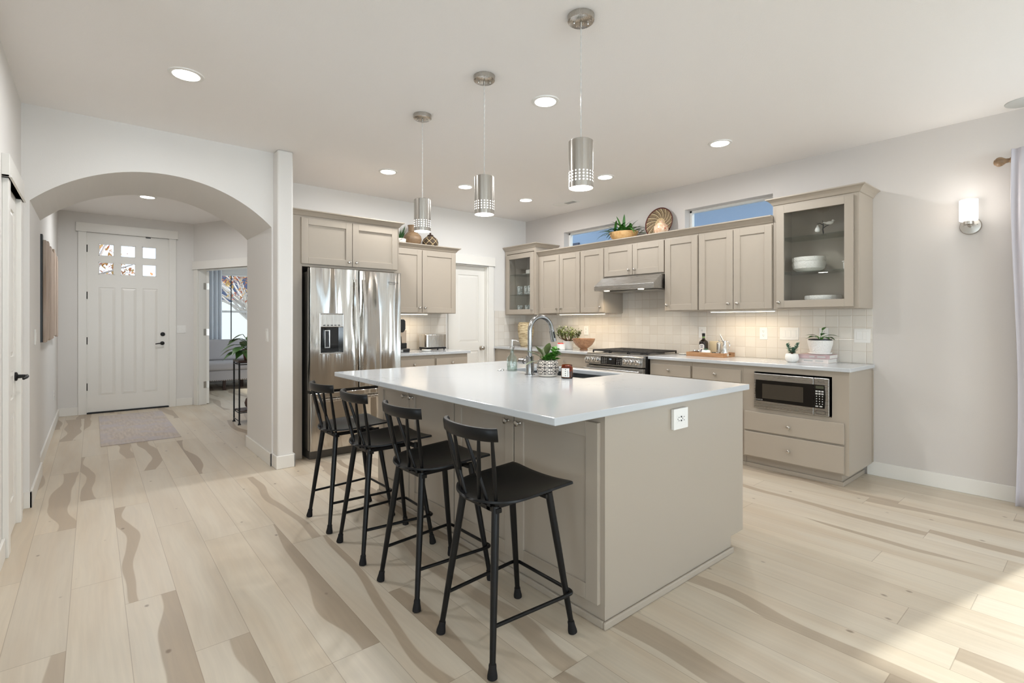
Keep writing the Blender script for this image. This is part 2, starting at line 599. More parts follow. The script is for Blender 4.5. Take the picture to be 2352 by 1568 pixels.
def lettering(text, xf, u, w, z, size, mat, parent, shear=0.0, name='lettering', align='CENTER'):
    cu = bpy.data.curves.new('lettering', 'FONT')
    cu.body = text
    cu.size = size
    cu.shear = shear
    cu.align_x = align
    cu.align_y = 'CENTER'
    cu.extrude = 0.0003
    t = bpy.data.objects.new('tmp', cu)
    C.objects.link(t)
    bpy.context.view_layer.update()
    dg = bpy.context.evaluated_depsgraph_get()
    me = bpy.data.meshes.new_from_object(t.evaluated_get(dg))
    bpy.data.objects.remove(t)
    o0 = root_loc(parent) if parent is not None else Vector()
    for q in me.vertices:
        p = xf @ Vector((u + q.co.x, w + q.co.z, z + q.co.y))
        q.co = p - o0
    me.materials.clear()
    me.materials.append(mat)
    me.name = name
    o = bpy.data.objects.new(name, me)
    C.objects.link(o)
    if parent is not None: o.parent = parent
    return o

def wall_cells(us, zs, holes):
    """rectangles of a wall in (u, z) that are not inside a hole"""
    us, zs = sorted(set(us)), sorted(set(zs))
    out = []
    for i in range(len(us) - 1):
        for j in range(len(zs) - 1):
            cu, cz = (us[i] + us[i + 1]) / 2, (zs[j] + zs[j + 1]) / 2
            if not any(h[0] < cu < h[1] and h[2] < cz < h[3] for h in holes):
                out.append((us[i], us[i + 1], zs[j], zs[j + 1]))
    return out

def holed(mb, u0, u1, z0, z1, holes, put):
    us, zs = [u0, u1], [z0, z1]
    for h in holes:
        us += [h[0], h[1]]
        zs += [h[2], h[3]]
    for a, b, c, d in wall_cells(us, zs, holes):
        put(mb, a, b, c, d)

# ------------------------------------------------------------------ structure
XW, YF, ZC = 4.945, 5.589, 2.743
mb = MB(); mb.box(-3.75, 5.12, -7.6, 11.8, -0.08, 0.0)
struct(mb.build('floor', M['floor']))
mb = MB(); mb.box(-3.75, 5.12, -7.6, 11.8, ZC, ZC + 0.1)
struct(mb.build('ceiling', M['ceil']))

WIN_A = (2.056, 2.976, 2.17, 2.478)
WIN_B = (3.885, 4.803, 2.17, 2.478)
GDOOR = (-1.86, 0.012, 0.0, 2.04)
mb = MB()
holed(mb, -7.6, 5.75, 0, ZC, [WIN_A, WIN_B, GDOOR], lambda m, a, b, c, d: m.box(XW, XW + 0.17, a, b, c, d))
struct(mb.build('wall_right', M['wall_r']))
PD = (3.665, 4.240, 0.0, 2.035)
mb = MB()
holed(mb, 1.345, XW, 0, ZC, [PD], lambda m, a, b, c, d: m.box(a, b, YF, YF + 0.11, c, d))
struct(mb.build('wall_back', M['wall']))
# deep arch between kitchen and hall
AX0, AX1, AZ, APEX = -0.328, 1.203, 2.09, 2.41
half = (AX1 - AX0) / 2
rise = APEX - AZ
R_ = (half * half + rise * rise) / (2 * rise)
ca = math.asin(half / R_)
arc = []
for i in range(33):
    q = -ca + 2 * ca * i / 32
    arc.append(((AX0 + AX1) / 2 + R_ * math.sin(q), APEX - R_ + R_ * math.cos(q)))
mb = MB()
AY0, AY1 = 4.72, 5.62
front_top = [(AX0, ZC)] + [(AX0, AZ)]
# header in strips so that every face stays convex
for i in range(32):
    (xa, za), (xb, zb) = arc[i], arc[i + 1]
    mb._add([(xa, AY0, za), (xb, AY0, zb), (xb, AY0, ZC), (xa, AY0, ZC), (xa, AY1, za), (xb, AY1, zb), (xb, AY1, ZC), (xa, AY1, ZC)],
            [(0, 1, 2, 3), (7, 6, 5, 4), (0, 4, 5, 1)])
mb.box(-0.52, AX0, AY0, AY1, 0, ZC)
mb.box(AX1, 1.345, AY0, AY1, 0, ZC)
struct(mb.build('wall_arch', M['wall'], smooth=True, angle=30))
mb = MB(); mb.box(1.216, 1.345, 4.58, 4.74, 0, ZC)
struct(mb.build('wall_column', M['wall'], bevel=0.018, seg=4))
# left wall with the narrow closet door
LWX = -0.370
LD = (3.875, 4.405, 0.0, 2.035)
mb = MB()
holed(mb, 2.2, AY0, 0, ZC, [LD], lambda m, a, b, c, d: m.box(LWX - 0.11, LWX, a, b, c, d))
struct(mb.build('wall_left', M['wall']))
mb = MB(); mb.box(-0.47, -0.352, AY1, 9.07, 0, ZC)
struct(mb.build('wall_hall', M['wall']))
EY = 8.95
ED = (-0.062, 0.868, 0.0, 2.482)
mb = MB()
holed(mb, -0.47, 1.19, 0, ZC, [ED], lambda m, a, b, c, d: m.box(a, b, EY, EY + 0.12, c, d))
struct(mb.build('wall_entry', M['wall']))
# angled wall with the study doorway; local s along the wall
ang = Vector((0.42, -0.9075, 0)).normalized()
A0 = Vector((1.18, EY, 0))
nrm = Vector((ang.y, -ang.x, 0))            # towards the hall
if nrm.x > 0: nrm = -nrm
ANG = Matrix(((ang.x, nrm.x, 0, A0.x), (ang.y, nrm.y, 0, A0.y), (0, 0, 1, 0), (0, 0, 0, 1)))
SDR = (0.115, 1.30, 0.0, 2.045)
mb = MB(ANG)
holed(mb, -0.02, 1.98, 0, ZC, [SDR], lambda m, a, b, c, d: m.box(a, b, -0.12, 0, c, d))
struct(mb.build('wall_angled', M['wall']))
mb = MB(); mb.box(1.98, 2.1, 5.69, 7.24, 0, ZC)
struct(mb.build('wall_passage', M['wall']))
SW = (1.96, 3.35, 0.62, 2.235)
SW2 = (9.0, 10.6, 0.75, 2.15)  # unseen opening, added as the way in for the study fill
mb = MB()
holed(mb, 1.15, 5.1, 0, ZC, [SW], lambda m, a, b, c, d: m.box(a, b, 11.6, 11.76, c, d))
mb.box(1.06, 1.18, 9.07, 11.76, 0, ZC)
holed(mb, 7.12, 11.6, 0, ZC, [SW2], lambda m, a, b, c, d: m.box(5.0, 5.12, a, b, c, d))
mb.box(2.1, 5.0, 7.12, 7.24, 0, ZC)
struct(mb.build('wall_study', M['wall']))
# the living side behind the camera
RW = [(-2.85, -0.95, 0.4, 2.3), (-0.35, 1.55, 0.4, 2.3), (2.15, 4.05, 0.4, 2.3)]
mb = MB()
holed(mb, -3.75, 5.1, 0, ZC, RW, lambda m, a, b, c, d: m.box(a, b, -7.6, -7.45, c, d))
struct(mb.build('wall_rear', M['wall']))
LW = [(-1.6, 0.4, 0.4, 2.3)]
mb = MB()
holed(mb, -7.45, 2.3, 0, ZC, LW, lambda m, a, b, c, d: m.box(-3.75, -3.6, a, b, c, d))
mb.box(-3.6, LWX - 0.0, 2.2, 2.32, 0, ZC)
struct(mb.build('wall_living', M['wall']))

# ------------------------------------------------------------------ baseboards
BH, BT = 0.112, 0.014
def baseboard(name, pieces, xf=None, bevel=0.003):
    m = MB(xf)
    for p in pieces: m.box(*p)
    return struct(m.build(name, M['trim'], bevel=bevel))
baseboard('baseboard_right', [(XW - BT, XW, 0.02, 1.30, 0, BH)])
baseboard('baseboard_column', [(1.203, 1.359, 4.566, 4.58, 0, BH), (1.203, 1.216, 4.58, 4.706, 0, BH), (1.345, 1.359, 4.566, 4.77, 0, BH)], bevel=0.005)
baseboard('baseboard_arch', [(AX1 - BT, AX1, 4.706, 5.634, 0, BH), (AX1 - BT, 1.216, 4.706, 4.72, 0, BH), (AX1 - BT, 1.345, AY1, 5.634, 0, BH),
                             (AX0, AX0 + BT, 4.706, 5.634, 0, BH), (LWX, AX0 + BT, 4.706, 4.72, 0, BH)])
baseboard('baseboard_hall', [(-0.352, -0.338, 5.634, EY - 0.014, 0, BH)])
baseboard('baseboard_entry', [(-0.352, -0.15, EY - BT, EY, 0, BH), (0.957, 1.165, EY - BT, EY, 0, BH)])
baseboard('baseboard_left', [(LWX, LWX + BT, 4.50, 4.706, 0, BH), (LWX, LWX + BT, 2.2, 3.78, 0, BH)])
baseboard('baseboard_study', [(1.3, 5.0, 11.586, 11.6, 0, BH)])

# ------------------------------------------------------------------ casings (trim)
def casing(name, xf, u0, u1, ztop, w=0.09, t=0.02, head=0.125, ear=0.022, jamb=0.1, left=True):
    m = MB(xf)
    if left: m.box(u0 - w, u0, 0, t, 0, ztop)
    m.box(u1, u1 + w, 0, t, 0, ztop)
    m.box(u0 - w - ear, u1 + w + ear, 0, t + 0.006, ztop, ztop + head)
    m.box(u0 - w - ear, u1 + w + ear, 0, t + 0.014, ztop, ztop + 0.014)
    m.box(u0 - 0.001, u0 + 0.012, -jamb, 0.0, 0, ztop)
    m.box(u1 - 0.012, u1 + 0.001, -jamb, 0.0, 0, ztop)
    m.box(u0, u1, -jamb, 0.0, ztop - 0.012, ztop + 0.001)
    return struct(m.build(name, M['trim'], bevel=0.0025))
casing('trim_1', front(0, EY, '-y'), ED[0], ED[1], ED[3], w=0.088, jamb=0.12)
casing('trim_2', front(0, YF, '-y'), PD[0], PD[1], PD[3], w=0.09, jamb=0.11)
casing('trim_3', front(LWX, 0, '+x'), LD[0], LD[1], LD[3], w=0.088, t=0.026, jamb=0.11)
casing('trim_4', ANG, SDR[0], SDR[1], SDR[3], w=0.088, jamb=0.12)

# ------------------------------------------------------------------ doors
def panel_front(m, u0, u1, z0, z1, panels, w0, w1, lift=0.007, mar=0.03, extra=()):
    """door skin with sunk panels that have a raised field"""
    holed(m, u0, u1, z0, z1, list(panels) + list(extra), lambda q, a, b, c, d: q.box(a, b, w0, w1, c, d))
    for a, b, c, d in panels:
        lo, hi = w0 + 0.001, w0 + lift
        vs = [(a, lo, c), (b, lo, c), (b, lo, d), (a, lo, d),
              (a + mar, hi, c + mar), (b - mar, hi, c + mar), (b - mar, hi, d - mar), (a + mar, hi, d - mar)]
        m._add(vs, [(0, 1, 5, 4), (1, 2, 6, 5), (2, 3, 7, 6), (3, 0, 4, 7), (4, 5, 6, 7)])

FE = front(0, EY, '-y')
PANES = [(0.065, 0.233), (0.303, 0.473), (0.549, 0.716)]
PZ = [(2.170, 2.338), (1.914, 2.084)]
holes = [(a, b, c, d) for a, b in PANES for c, d in PZ]
pans = [(0.065, 0.243, 0.24, 1.734), (0.312, 0.481, 0.24, 1.734), (0.553, 0.729, 0.24, 1.734)]
mb = MB(FE)
holed(mb, -0.052, 0.858, 0.022, 2.474, holes, lambda q, a, b, c, d: q.box(a, b, -0.05, -0.014, c, d))
panel_front(mb, -0.052, 0.858, 0.022, 2.474, pans, -0.014, -0.004, extra=holes)
door1 = struct(mb.build('door_1', M['trim'], origin=(0.4, EY, 0)))
for a, b, c, d in holes:
    g = MB(FE); g.box(a, b, -0.036, -0.028, c, d)
    g.build('pane', M['obscure'], door1)
    g = MB(FE)
    for q in ((a, a + 0.008, c, d), (b - 0.008, b, c, d), (a, b, c, c + 0.008), (a, b, d - 0.008, d)):
        g.box(q[0], q[1], -0.028, -0.002, q[2], q[3])
    g.build('pane_frame', M['trim'], door1)
def lathe_w(m, xf, u, z, prof, n=28):
    """lathe standing out of a front; prof (r, w)"""
    m2 = MB()
    m2.lathe((0, 0, 0), prof, n)
    vs = [xf @ Vector((u + p[0], p[2], z + p[1])) for p in m2.v]
    old, m.xf = m.xf, None
    flip = xf.determinant() > 0
    m._add(vs, [tuple(reversed(q)) for q in m2.f] if flip else m2.f)
    m.xf = old
def lever(xf, u, z, w, length, parent, mat, rr=0.027):
    g = MB(xf)
    lathe_w(g, xf, u, z, [(rr, w), (rr, w + 0.008), (rr * 0.8, w + 0.012), (0.012, w + 0.014), (0.010, w + 0.052), (0.012, w + 0.056), (0.008, w + 0.06)])
    s = 1 if length > 0 else -1
    g.tube([(u, w + 0.05, z), (u + s * 0.02, w + 0.056, z), (u + length * 0.7, w + 0.056, z - 0.003), (u + length, w + 0.046, z - 0.008)], [0.010, 0.0095, 0.008, 0.007], 10)
    return g.build('door_handle', mat, parent, smooth=True)
lever(FE, 0.787, 0.945, -0.004, -0.085, door1, M['blackmetal'])
g = MB(FE); lathe_w(g, FE, 0.792, 1.077, [(0.029, -0.004), (0.029, 0.006), (0.024, 0.012), (0.01, 0.014), (0.01, 0.022), (0.004, 0.024)])
g.box(0.788, 0.796, 0.012, 0.03, 1.066, 1.088)
g.build('deadbolt', M['blackmetal'], door1, smooth=True)
for z in (2.26, 1.62, 1.0, 0.37):
    g = MB(FE); g.cyl((-0.058, 0.0, z - 0.05), (-0.058, 0.0, z + 0.05), 0.007, n=10)
    g.box(-0.068, -0.058, -0.012, 0.002, z - 0.048, z + 0.048)
    g.build('hinge', M['blackmetal'], door1)
g = MB(FE); g.box(0.59, 0.65, -0.012, 0.006, 2.466, 2.480)
g.build('door_sensor', M['black'], door1, bevel=0.004)
g = MB(FE); g.box(-0.06, 0.866, -0.10, 0.012, 0.0, 0.02)
g.build('threshold', M['blackmetal'], door1)

FP = front(0, YF + 0.065, '-y')
mb = MB(FP)
mb.box(3.679, 4.226, -0.035, -0.01, 0.012, 2.02)
panel_front(mb, 3.679, 4.226, 0.012, 2.02, [(3.785, 4.120, 0.98, 1.90), (3.785, 4.120, 0.22, 0.86)], -0.01, 0.0, lift=0.008, mar=0.035)
door2 = struct(mb.build('door_2', M['trim'], origin=(3.95, YF + 0.07, 0)))
g = MB(FP)
lathe_w(g, FP, 4.166, 0.893, [(0.03, 0.0), (0.03, 0.006), (0.012, 0.010), (0.012, 0.03), (0.026, 0.042), (0.028, 0.056), (0.018, 0.068), (0.0, 0.070)])
g.build('door_knob', M['nickel'], door2, smooth=True)

FL = front(LWX, 0, '+x')
mb = MB(FL)
mb.box(3.888, 4.392, -0.035, -0.008, 0.012, 2.022)
panel_front(mb, 3.888, 4.392, 0.012, 2.022, [(3.975, 4.305, 1.055, 1.93), (3.975, 4.305, 0.80, 0.97), (3.975, 4.305, 0.20, 0.715)], -0.008, 0.002, lift=0.009, mar=0.03)
door3 = struct(mb.build('door_3', M['trim'], origin=(LWX, 4.1, 0)))
lever(FL, 4.352, 0.925, 0.002, -0.10, door3, M['blackmetal'])
for z in (1.83, 1.05, 0.24):
    g = MB(FL); g.cyl((3.882, 0.004, z - 0.05), (3.882, 0.004, z + 0.05), 0.006, n=10)
    g.build('hinge', M['blackmetal'], door3)

# study door standing open into the study, hinged at the near-left jamb
hin = ANG @ Vector((SDR[0] + 0.014, -0.115, 0))
od = Vector((0.13, 1.0, 0)).normalized()
on = Vector((od.y, -od.x, 0))
OD = Matrix(((od.x, on.x, 0, hin.x), (od.y, on.y, 0, hin.y), (0, 0, 1, 0), (0, 0, 0, 1)))
mb = MB(OD); mb.box(0, 0.80, 0, 0.035, 0.012, 2.025)
door4 = struct(mb.build('door_4', M['trim'], origin=(hin.x, hin.y, 0)))
for z in (1.80, 1.10, 0.30):
    g = MB(OD); g.cyl((0.0, 0.0, z - 0.05), (0.0, 0.0, z + 0.05), 0.008, n=10)
    g.box(-0.002, 0.0, 0.0, 0.035, z - 0.05, z + 0.05)
    g.build('hinge', M['nickel'], door4)
    g = MB(ANG); g.box(SDR[0] + 0.0115, SDR[0] + 0.014, -0.112, -0.07, z - 0.05, z + 0.05)
    g.build('hinge', M['nickel'], door4)

# ------------------------------------------------------------------ windows
def window_x(name, w, x0, depth_frame=(0.10, 0.15), fw=0.026, mull=None):
    """window in a wall of constant x; w = (y0, y1, z0, z1)"""
    a, b, c, d = w
    m = MB()
    xa, xb = x0 + depth_frame[0], x0 + depth_frame[1]
    for q in ((a, a + fw, c, d), (b - fw, b, c, d), (a, b, c, c + fw), (a, b, d - fw, d)):
        m.box(xa, xb, q[0], q[1], q[2], q[3])
    o = struct(m.build(name, M['vinyl'], origin=(x0 + 0.12, (a + b) / 2, c), bevel=0.003))
    g = MB(); g.box((xa + xb) / 2 - 0.002, (xa + xb) / 2 + 0.002, a + fw, b - fw, c + fw, d - fw)
    g.build('pane', M['glass'], o)
    return o
def window_y(name, w, y0, d0, d1, fw=0.04, rails=()):
    a, b, c, d = w
    m = MB()
    for q in ((a, a + fw, c, d), (b - fw, b, c, d), (a, b, c, c + fw), (a, b, d - fw, d)) + tuple((a, b, z - 0.02, z + 0.02) for z in rails):
        m.box(q[0], q[1], y0 + d0, y0 + d1, q[2], q[3])
    o = struct(m.build(name, M['vinyl'], origin=((a + b) / 2, y0, c), bevel=0.003))
    g = MB(); g.box(a + fw, b - fw, y0 + (d0 + d1) / 2 - 0.002, y0 + (d0 + d1) / 2 + 0.002, c + fw, d - fw)
    g.build('pane', M['glass'], o)
    return o
window_x('window_1', WIN_A, XW)
window_x('window_2', WIN_B, XW)
window_y('window_3', SW, 11.6, 0.04, 0.10, 0.035, (1.465,))
for i, w in enumerate(RW):
    window_y('window_%d' % (4 + i), w, -7.6, 0.04, 0.10)
w = LW[0]
window_x('window_7', w, -3.86, fw=0.04)
window_x('window_8', SW2, 4.94, fw=0.04)  # out of view, added to go with the study fill lamp
# sliding glass door by the curtain
m = MB()
a, b, c, d = GDOOR
for q in ((a, a + 0.05, c, d), (b - 0.012, b, c, d), (a, b, c, c + 0.03), (a, b, d - 0.03, d), (-0.95, -0.89, c, d)):
    m.box(XW + 0.06, XW + 0.12, q[0], q[1], q[2], q[3])
gd = struct(m.build('door_5', M['vinyl'], origin=(XW + 0.1, -0.9, 0)))
g = MB(); g.box(XW + 0.088, XW + 0.092, a + 0.05, b - 0.012, 0.03, d - 0.03)
g.build('pane', M['glass'], gd)

# ------------------------------------------------------------------ cabinets
def knob(xf, u, z, w, parent, r=0.015):
    g = MB(xf)
    lathe_w(g, xf, u, z, [(0.008, w), (0.006, w + 0.004), (0.005, w + 0.014), (r * 0.8, w + 0.019), (r, w + 0.023), (r * 0.92, w + 0.028), (r * 0.5, w + 0.031), (0, w + 0.0315)], 20)
    return g.build('knob', M['nickel'], parent, smooth=True)

def shaker(parent, xf, u0, u1, z0, z1, w0, kn=None, stile=0.062, glazed=False, mat=None):
    m = MB(xf)
    t = 0.02
    m.box(u0, u0 + stile, w0, w0 + t, z0, z1)
    m.box(u1 - stile, u1, w0, w0 + t, z0, z1)
    m.box(u0 + stile, u1 - stile, w0, w0 + t, z0, z0 + stile)
    m.box(u0 + stile, u1 - stile, w0, w0 + t, z1 - stile, z1)
    if not glazed:
        m.box(u0 + stile - 0.004, u1 - stile + 0.004, w0 + 0.001, w0 + t - 0.009, z0 + stile - 0.004, z1 - stile + 0.004)
    d = m.build('door', mat or M['taupe'], parent, bevel=0.0016)
    if glazed:
        g = MB(xf); g.box(u0 + stile - 0.004, u1 - stile + 0.004, w0 + 0.008, w0 + 0.011, z0 + stile - 0.004, z1 - stile + 0.004)
        g.build('pane', M['glass_cab'], d)
    if kn: knob(xf, kn[0], kn[1], w0 + t, d)
    return d

def slab(parent, xf, u0, u1, z0, z1, w0, kn=None):
    m = MB(xf); m.box(u0, u1, w0, w0 + 0.02, z0, z1)
    d = m.build('drawer', M['taupe'], parent, bevel=0.003)
    if kn: knob(xf, kn[0], kn[1], w0 + 0.02, d)
    return d

CROWN = [(0.0, -0.004), (0.008, 0.0), (0.012, 0.008), (0.020, 0.020), (0.034, 0.034), (0.044, 0.040), (0.050, 0.043), (0.050, 0.052), (0.0, 0.052)]
def crown_path(name, path, z, parent, k=1.0, closed=False):
    """moulding swept along an outline (list of xy) with the profile leaning out to the right of travel, mitred"""
    n = len(path)
    P2 = [Vector((p[0], p[1])) for p in path]
    rows = []
    for i in range(n):
        d0 = (P2[i] - P2[i - 1]).normalized() if i > 0 else (P2[1] - P2[0]).normalized()
        d1 = (P2[i + 1] - P2[i]).normalized() if i < n - 1 else d0
        n0, n1 = Vector((d0.y, -d0.x)), Vector((d1.y, -d1.x))
        b = (n0 + n1)
        b = b / (1 + n0.dot(n1)) if b.length > 1e-6 else n0
        rows.append([(P2[i].x + b.x * w * k, P2[i].y + b.y * w * k, z + h * k) for w, h in CROWN])
    m = MB()
    q = len(CROWN)
    vs = [p for r in rows for p in r]
    fs = []
    for i in range(n - 1):
        for j in range(q):
            a, b2 = i * q + j, i * q + (j + 1) % q
            fs.append((a, b2, b2 + q, a + q))
    fs.append(tuple(range(q)))
    fs.append(tuple((n - 1) * q + j for j in range(q - 1, -1, -1)))
    m._add(vs, fs)
    return m.build(name, M['taupe'], parent)

XU = 4.596                       # face of the wall cabinets on the range wall
FU = front(XU, 0, '-x')
def wall_cabinet(label, yl, yr, z0, z1, doors, loc_z=None, group=None):
    t = thing('wall_cabinet', label, 'cabinet', (XU + 0.17, (yl + yr) / 2, z0), group)
    m = MB(); m.box(XU, XW - 0.002, yr + 0.001, yl - 0.001, z0, z1)
    m.build('body', M['taupe'], t, bevel=0.0012)
    for (a, b, c, d, kn) in doors:
        shaker(t, FU, -a, -b, c, d, 0.0, (-kn[0], kn[1]) if kn else None)
    return t
wall_cabinet('taupe double-door wall cabinet directly left of the large glass-door cabinet', 2.615, 1.907, 1.372, 2.135,
             [(2.603, 2.262, 1.378, 2.118, (2.300, 1.432)), (2.256, 1.913, 1.378, 2.118, (2.215, 1.432))])
wall_cabinet('narrow single-door taupe wall cabinet just right of the range hood', 2.992, 2.616, 1.372, 2.135,
             [(2.985, 2.621, 1.378, 2.118, (2.952, 1.432))])
wall_cabinet('short two-door taupe wall cabinet above the steel range hood', 3.800, 2.993, 1.762, 2.135,
             [(3.794, 3.400, 1.782, 2.118, (3.436, 1.835)), (3.393, 2.999, 1.782, 2.118, (3.358, 1.835))])
wall_cabinet('narrow single-door taupe wall cabinet just left of the range hood', 4.172, 3.801, 1.366, 2.135,
             [(4.164, 3.808, 1.372, 2.118, (3.845, 1.430))])
wall_cabinet('taupe double-door wall cabinet right of the small corner glass cabinet', 4.928, 4.173, 1.366, 2.135,
             [(4.882, 4.532, 1.372, 2.118, (4.570, 1.430)), (4.526, 4.179, 1.372, 2.118, (4.488, 1.430))])
cr = crown_path('crown_moulding', [(XU, 4.928), (XU, 1.907)], 2.139, None, 1.1)
tag(cr, 'long taupe crown moulding along the top of the range-wall cabinets', 'moulding')
# dusty top board behind the crown that carries the decor
m = MB(); m.box(XU, XW - 0.002, 1.909, 4.926, 2.136, 2.190)
tag(m.build('cabinet_top_board', M['taupe'], None, origin=(XU + 0.17, 3.4, 2.136)), 'taupe board on top of the range-wall cabinets behind the crown', 'board')

def glass_cabinet(label, xf0, yl, yr, z0, z1, door, kn, crown_k, stile, shelves, crown_pts):
    t = thing('glass_cabinet', label, 'cabinet', ((xf0 + XW) / 2, (yl + yr) / 2, z0))
    m = MB(); w = 0.018
    x1 = XW - 0.002
    m.box(xf0 + 0.02, x1, yl - w, yl, z0, z1)
    m.box(xf0 + 0.02, x1, yr, yr + w, z0, z1)
    m.box(xf0 + 0.02, x1, yr + w, yl - w, z0, z0 + w)
    m.box(xf0 + 0.02, x1, yr + w, yl - w, z1 - w, z1)
    m.box(x1 - 0.008, x1, yr + w, yl - w, z0 + w, z1 - w)
    fr = 0.035
    m.box(xf0, xf0 + 0.02, yl - fr, yl, z0, z1)
    m.box(xf0, xf0 + 0.02, yr, yr + fr, z0, z1)
    m.box(xf0, xf0 + 0.02, yr + fr, yl - fr, z0, z0 + 0.05)
    m.box(xf0, xf0 + 0.02, yr + fr, yl - fr, z1 - 0.05, z1)
    m.build('body', M['taupe'], t, bevel=0.001)
    F = front(xf0, 0, '-x')
    shaker(t, F, -door[0], -door[1], door[2], door[3], 0.0, (-kn[0], kn[1]), stile, True)
    for z in shelves:
        g = MB(); g.box(xf0 + 0.045, x1 - 0.012, yr + w + 0.001, yl - w - 0.001, z - 0.006, z)
        g.build('shelf', M['glass_shelf'], t)
    crown_path('crown', crown_pts, z1, t, crown_k)
    return t
gcab = glass_cabinet('large single glass-door taupe cabinet at the right end of the wall cabinets', XU, 1.905, 1.262, 1.372, 2.283,
              (1.874, 1.297, 1.384, 2.262), (1.848, 1.43), 1.05, 0.062, (1.692, 1.995), [(XW - 0.003, 1.905), (XU, 1.905), (XU, 1.262), (XW - 0.003, 1.262)])
XL = 4.542
gcab2 = glass_cabinet('small glass-door taupe cabinet in the back corner', XL, 5.574, 4.930, 1.356, 2.262,
               (5.535, 4.962, 1.364, 2.200), (4.985, 1.425), 1.0, 0.066, (1.640, 1.925), [(XL, 5.574), (XL, 4.930), (XW - 0.003, 4.930)])

# tall refrigerator surround
FF = front(0, 4.79, '-y')
t = thing('refrigerator_cabinet', 'tall taupe surround with two doors above the refrigerator', 'cabinet', (1.9, 5.15, 0))
m = MB()
m.box(1.361, 1.483, 4.79, YF - 0.002, 0, 2.246)
m.box(2.410, 2.462, 4.79, YF - 0.002, 0, 2.246)
m.box(1.483, 2.410, 4.79, YF - 0.002, 1.776, 2.246)
m.build('body', M['taupe'], t, bevel=0.001)
shaker(t, FF, 1.472, 1.952, 1.800, 2.226, 0.0, (1.918, 1.842))
shaker(t, FF, 1.957, 2.438, 1.800, 2.226, 0.0, (1.992, 1.842))
crown_path('crown', [(2.462, YF - 0.003), (2.462, 4.79), (1.361, 4.79)][::-1], 2.246, t, 0.95)

# coffee wall cabinet
FCF = front(0, 5.25, '-y')
t = thing('wall_cabinet', 'taupe double-door wall cabinet above the coffee maker and toaster', 'cabinet', (2.97, 5.42, 1.362))
m = MB(); m.box(2.464, 3.478, 5.25, YF - 0.002, 1.362, 2.124)
m.build('body', M['taupe'], t, bevel=0.0012)
shaker(t, FCF, 2.476, 2.988, 1.368, 2.106, 0.0, (2.955, 1.425))
shaker(t, FCF, 2.996, 3.466, 1.368, 2.106, 0.0, (3.028, 1.425))
crown_path('crown', [(2.464, 5.25), (3.478, 5.25), (3.478, YF - 0.003)], 2.122, t, 1.0)
m = MB(); m.box(2.464, 3.476, 5.252, YF - 0.003, 2.1245, 2.172)
m.build('top_board', M['taupe'], t)

# base cabinets
def base_shoe(m, *boxes):
    for q in boxes: m.box(*q)
XB = 4.362
FB = front(XB, 0, '-x')
def base_cabinet(label, yl, yr, fronts, group=None, end=False):
    t = thing('base_cabinet', label, 'cabinet', (XB + 0.29, (yl + yr) / 2, 0), group)
    m = MB()
    m.box(XB, XW - 0.002, yr, yl - 0.001, 0.100, 0.883)
    m.build('body', M['taupe'], t, bevel=0.0012)
    m = MB()
    e = 0.055 if end else 0.0
    m.box(XB + 0.06, XW - 0.016, yr + e, yl - 0.001, 0, 0.0995)
    m.box(XB + 0.045, XB + 0.06, yr + e - (0.012 if end else 0), yl - 0.001, 0, 0.035)
    if end: m.box(XB + 0.06, XW - 0.016, yr + e - 0.012, yr + e, 0, 0.035)
    m.build('toe_kick', M['taupe'], t, bevel=0.003)
    for f in fronts:
        if f[0] == 'd': slab(t, FB, -f[1], -f[2], f[3], f[4], 0.0, (-f[5], f[6]) if len(f) > 5 else None)
        else: shaker(t, FB, -f[1], -f[2], f[3], f[4], 0.0, (-f[5], f[6]) if len(f) > 5 else None)
    return t
base_cabinet('taupe base cabinet with one drawer, right beside the range', 3.018, 2.549, [('d', 3.002, 2.558, 0.728, 0.842, 2.785, 0.785), ('s', 3.002, 2.558, 0.115, 0.712, 2.60, 0.65)])
base_cabinet('taupe base cabinet with one drawer, left of the microwave cabinet', 2.548, 2.061, [('d', 2.536, 2.076, 0.728, 0.842, 2.306, 0.785), ('s', 2.536, 2.076, 0.115, 0.712, 2.11, 0.65)])
base_cabinet('taupe base cabinet under the counter in the far corner', 5.586, 4.62, [('d', 5.29, 4.64, 0.728, 0.842, 4.95, 0.785), ('s', 5.29, 4.64, 0.115, 0.712, 4.68, 0.65)])
base_cabinet('taupe base cabinet under the counter left of the range', 4.619, 3.795, [('d', 4.60, 3.81, 0.728, 0.842, 4.2, 0.785), ('s', 4.60, 3.81, 0.115, 0.712, 3.86, 0.65)])
# microwave cabinet (open niche in the middle)
t = thing('base_cabinet', 'taupe end base cabinet holding the microwave above two wide drawers', 'cabinet', (XB + 0.29, 1.66, 0))
NZ0, NZ1, NY0, NY1 = 0.527, 0.838, 1.376, 1.968
m = MB()
holed(m, -2.060, -1.262, 0.100, 0.883, [(-NY1, -NY0, NZ0, NZ1)], lambda q, a, b, c, d: q.box(XB, XB + 0.02, -b, -a, c, d))
m.box(XB + 0.02, XW - 0.002, 1.262, 1.281, 0.100, 0.883)
m.box(XB + 0.02, XW - 0.002, 2.041, 2.060, 0.100, 0.883)
m.box(XB + 0.02, XW - 0.002, 1.281, 2.041, NZ0 - 0.018, NZ0)
m.box(XB + 0.02, XW - 0.002, 1.281, 2.041, 0.10, 0.118)
m.box(XW - 0.012, XW - 0.002, 1.281, 2.041, 0.118, 0.883)
m.build('body', M['taupe'], t)
m = MB()
m.box(XB + 0.06, XW - 0.016, 1.325, 2.060, 0, 0.0995)
m.box(XB + 0.045, XB + 0.06, 1.313, 2.060, 0, 0.035)
m.box(XB + 0.06, XW - 0.016, 1.313, 1.325, 0, 0.035)
m.build('toe_kick', M['taupe'], t, bevel=0.003)
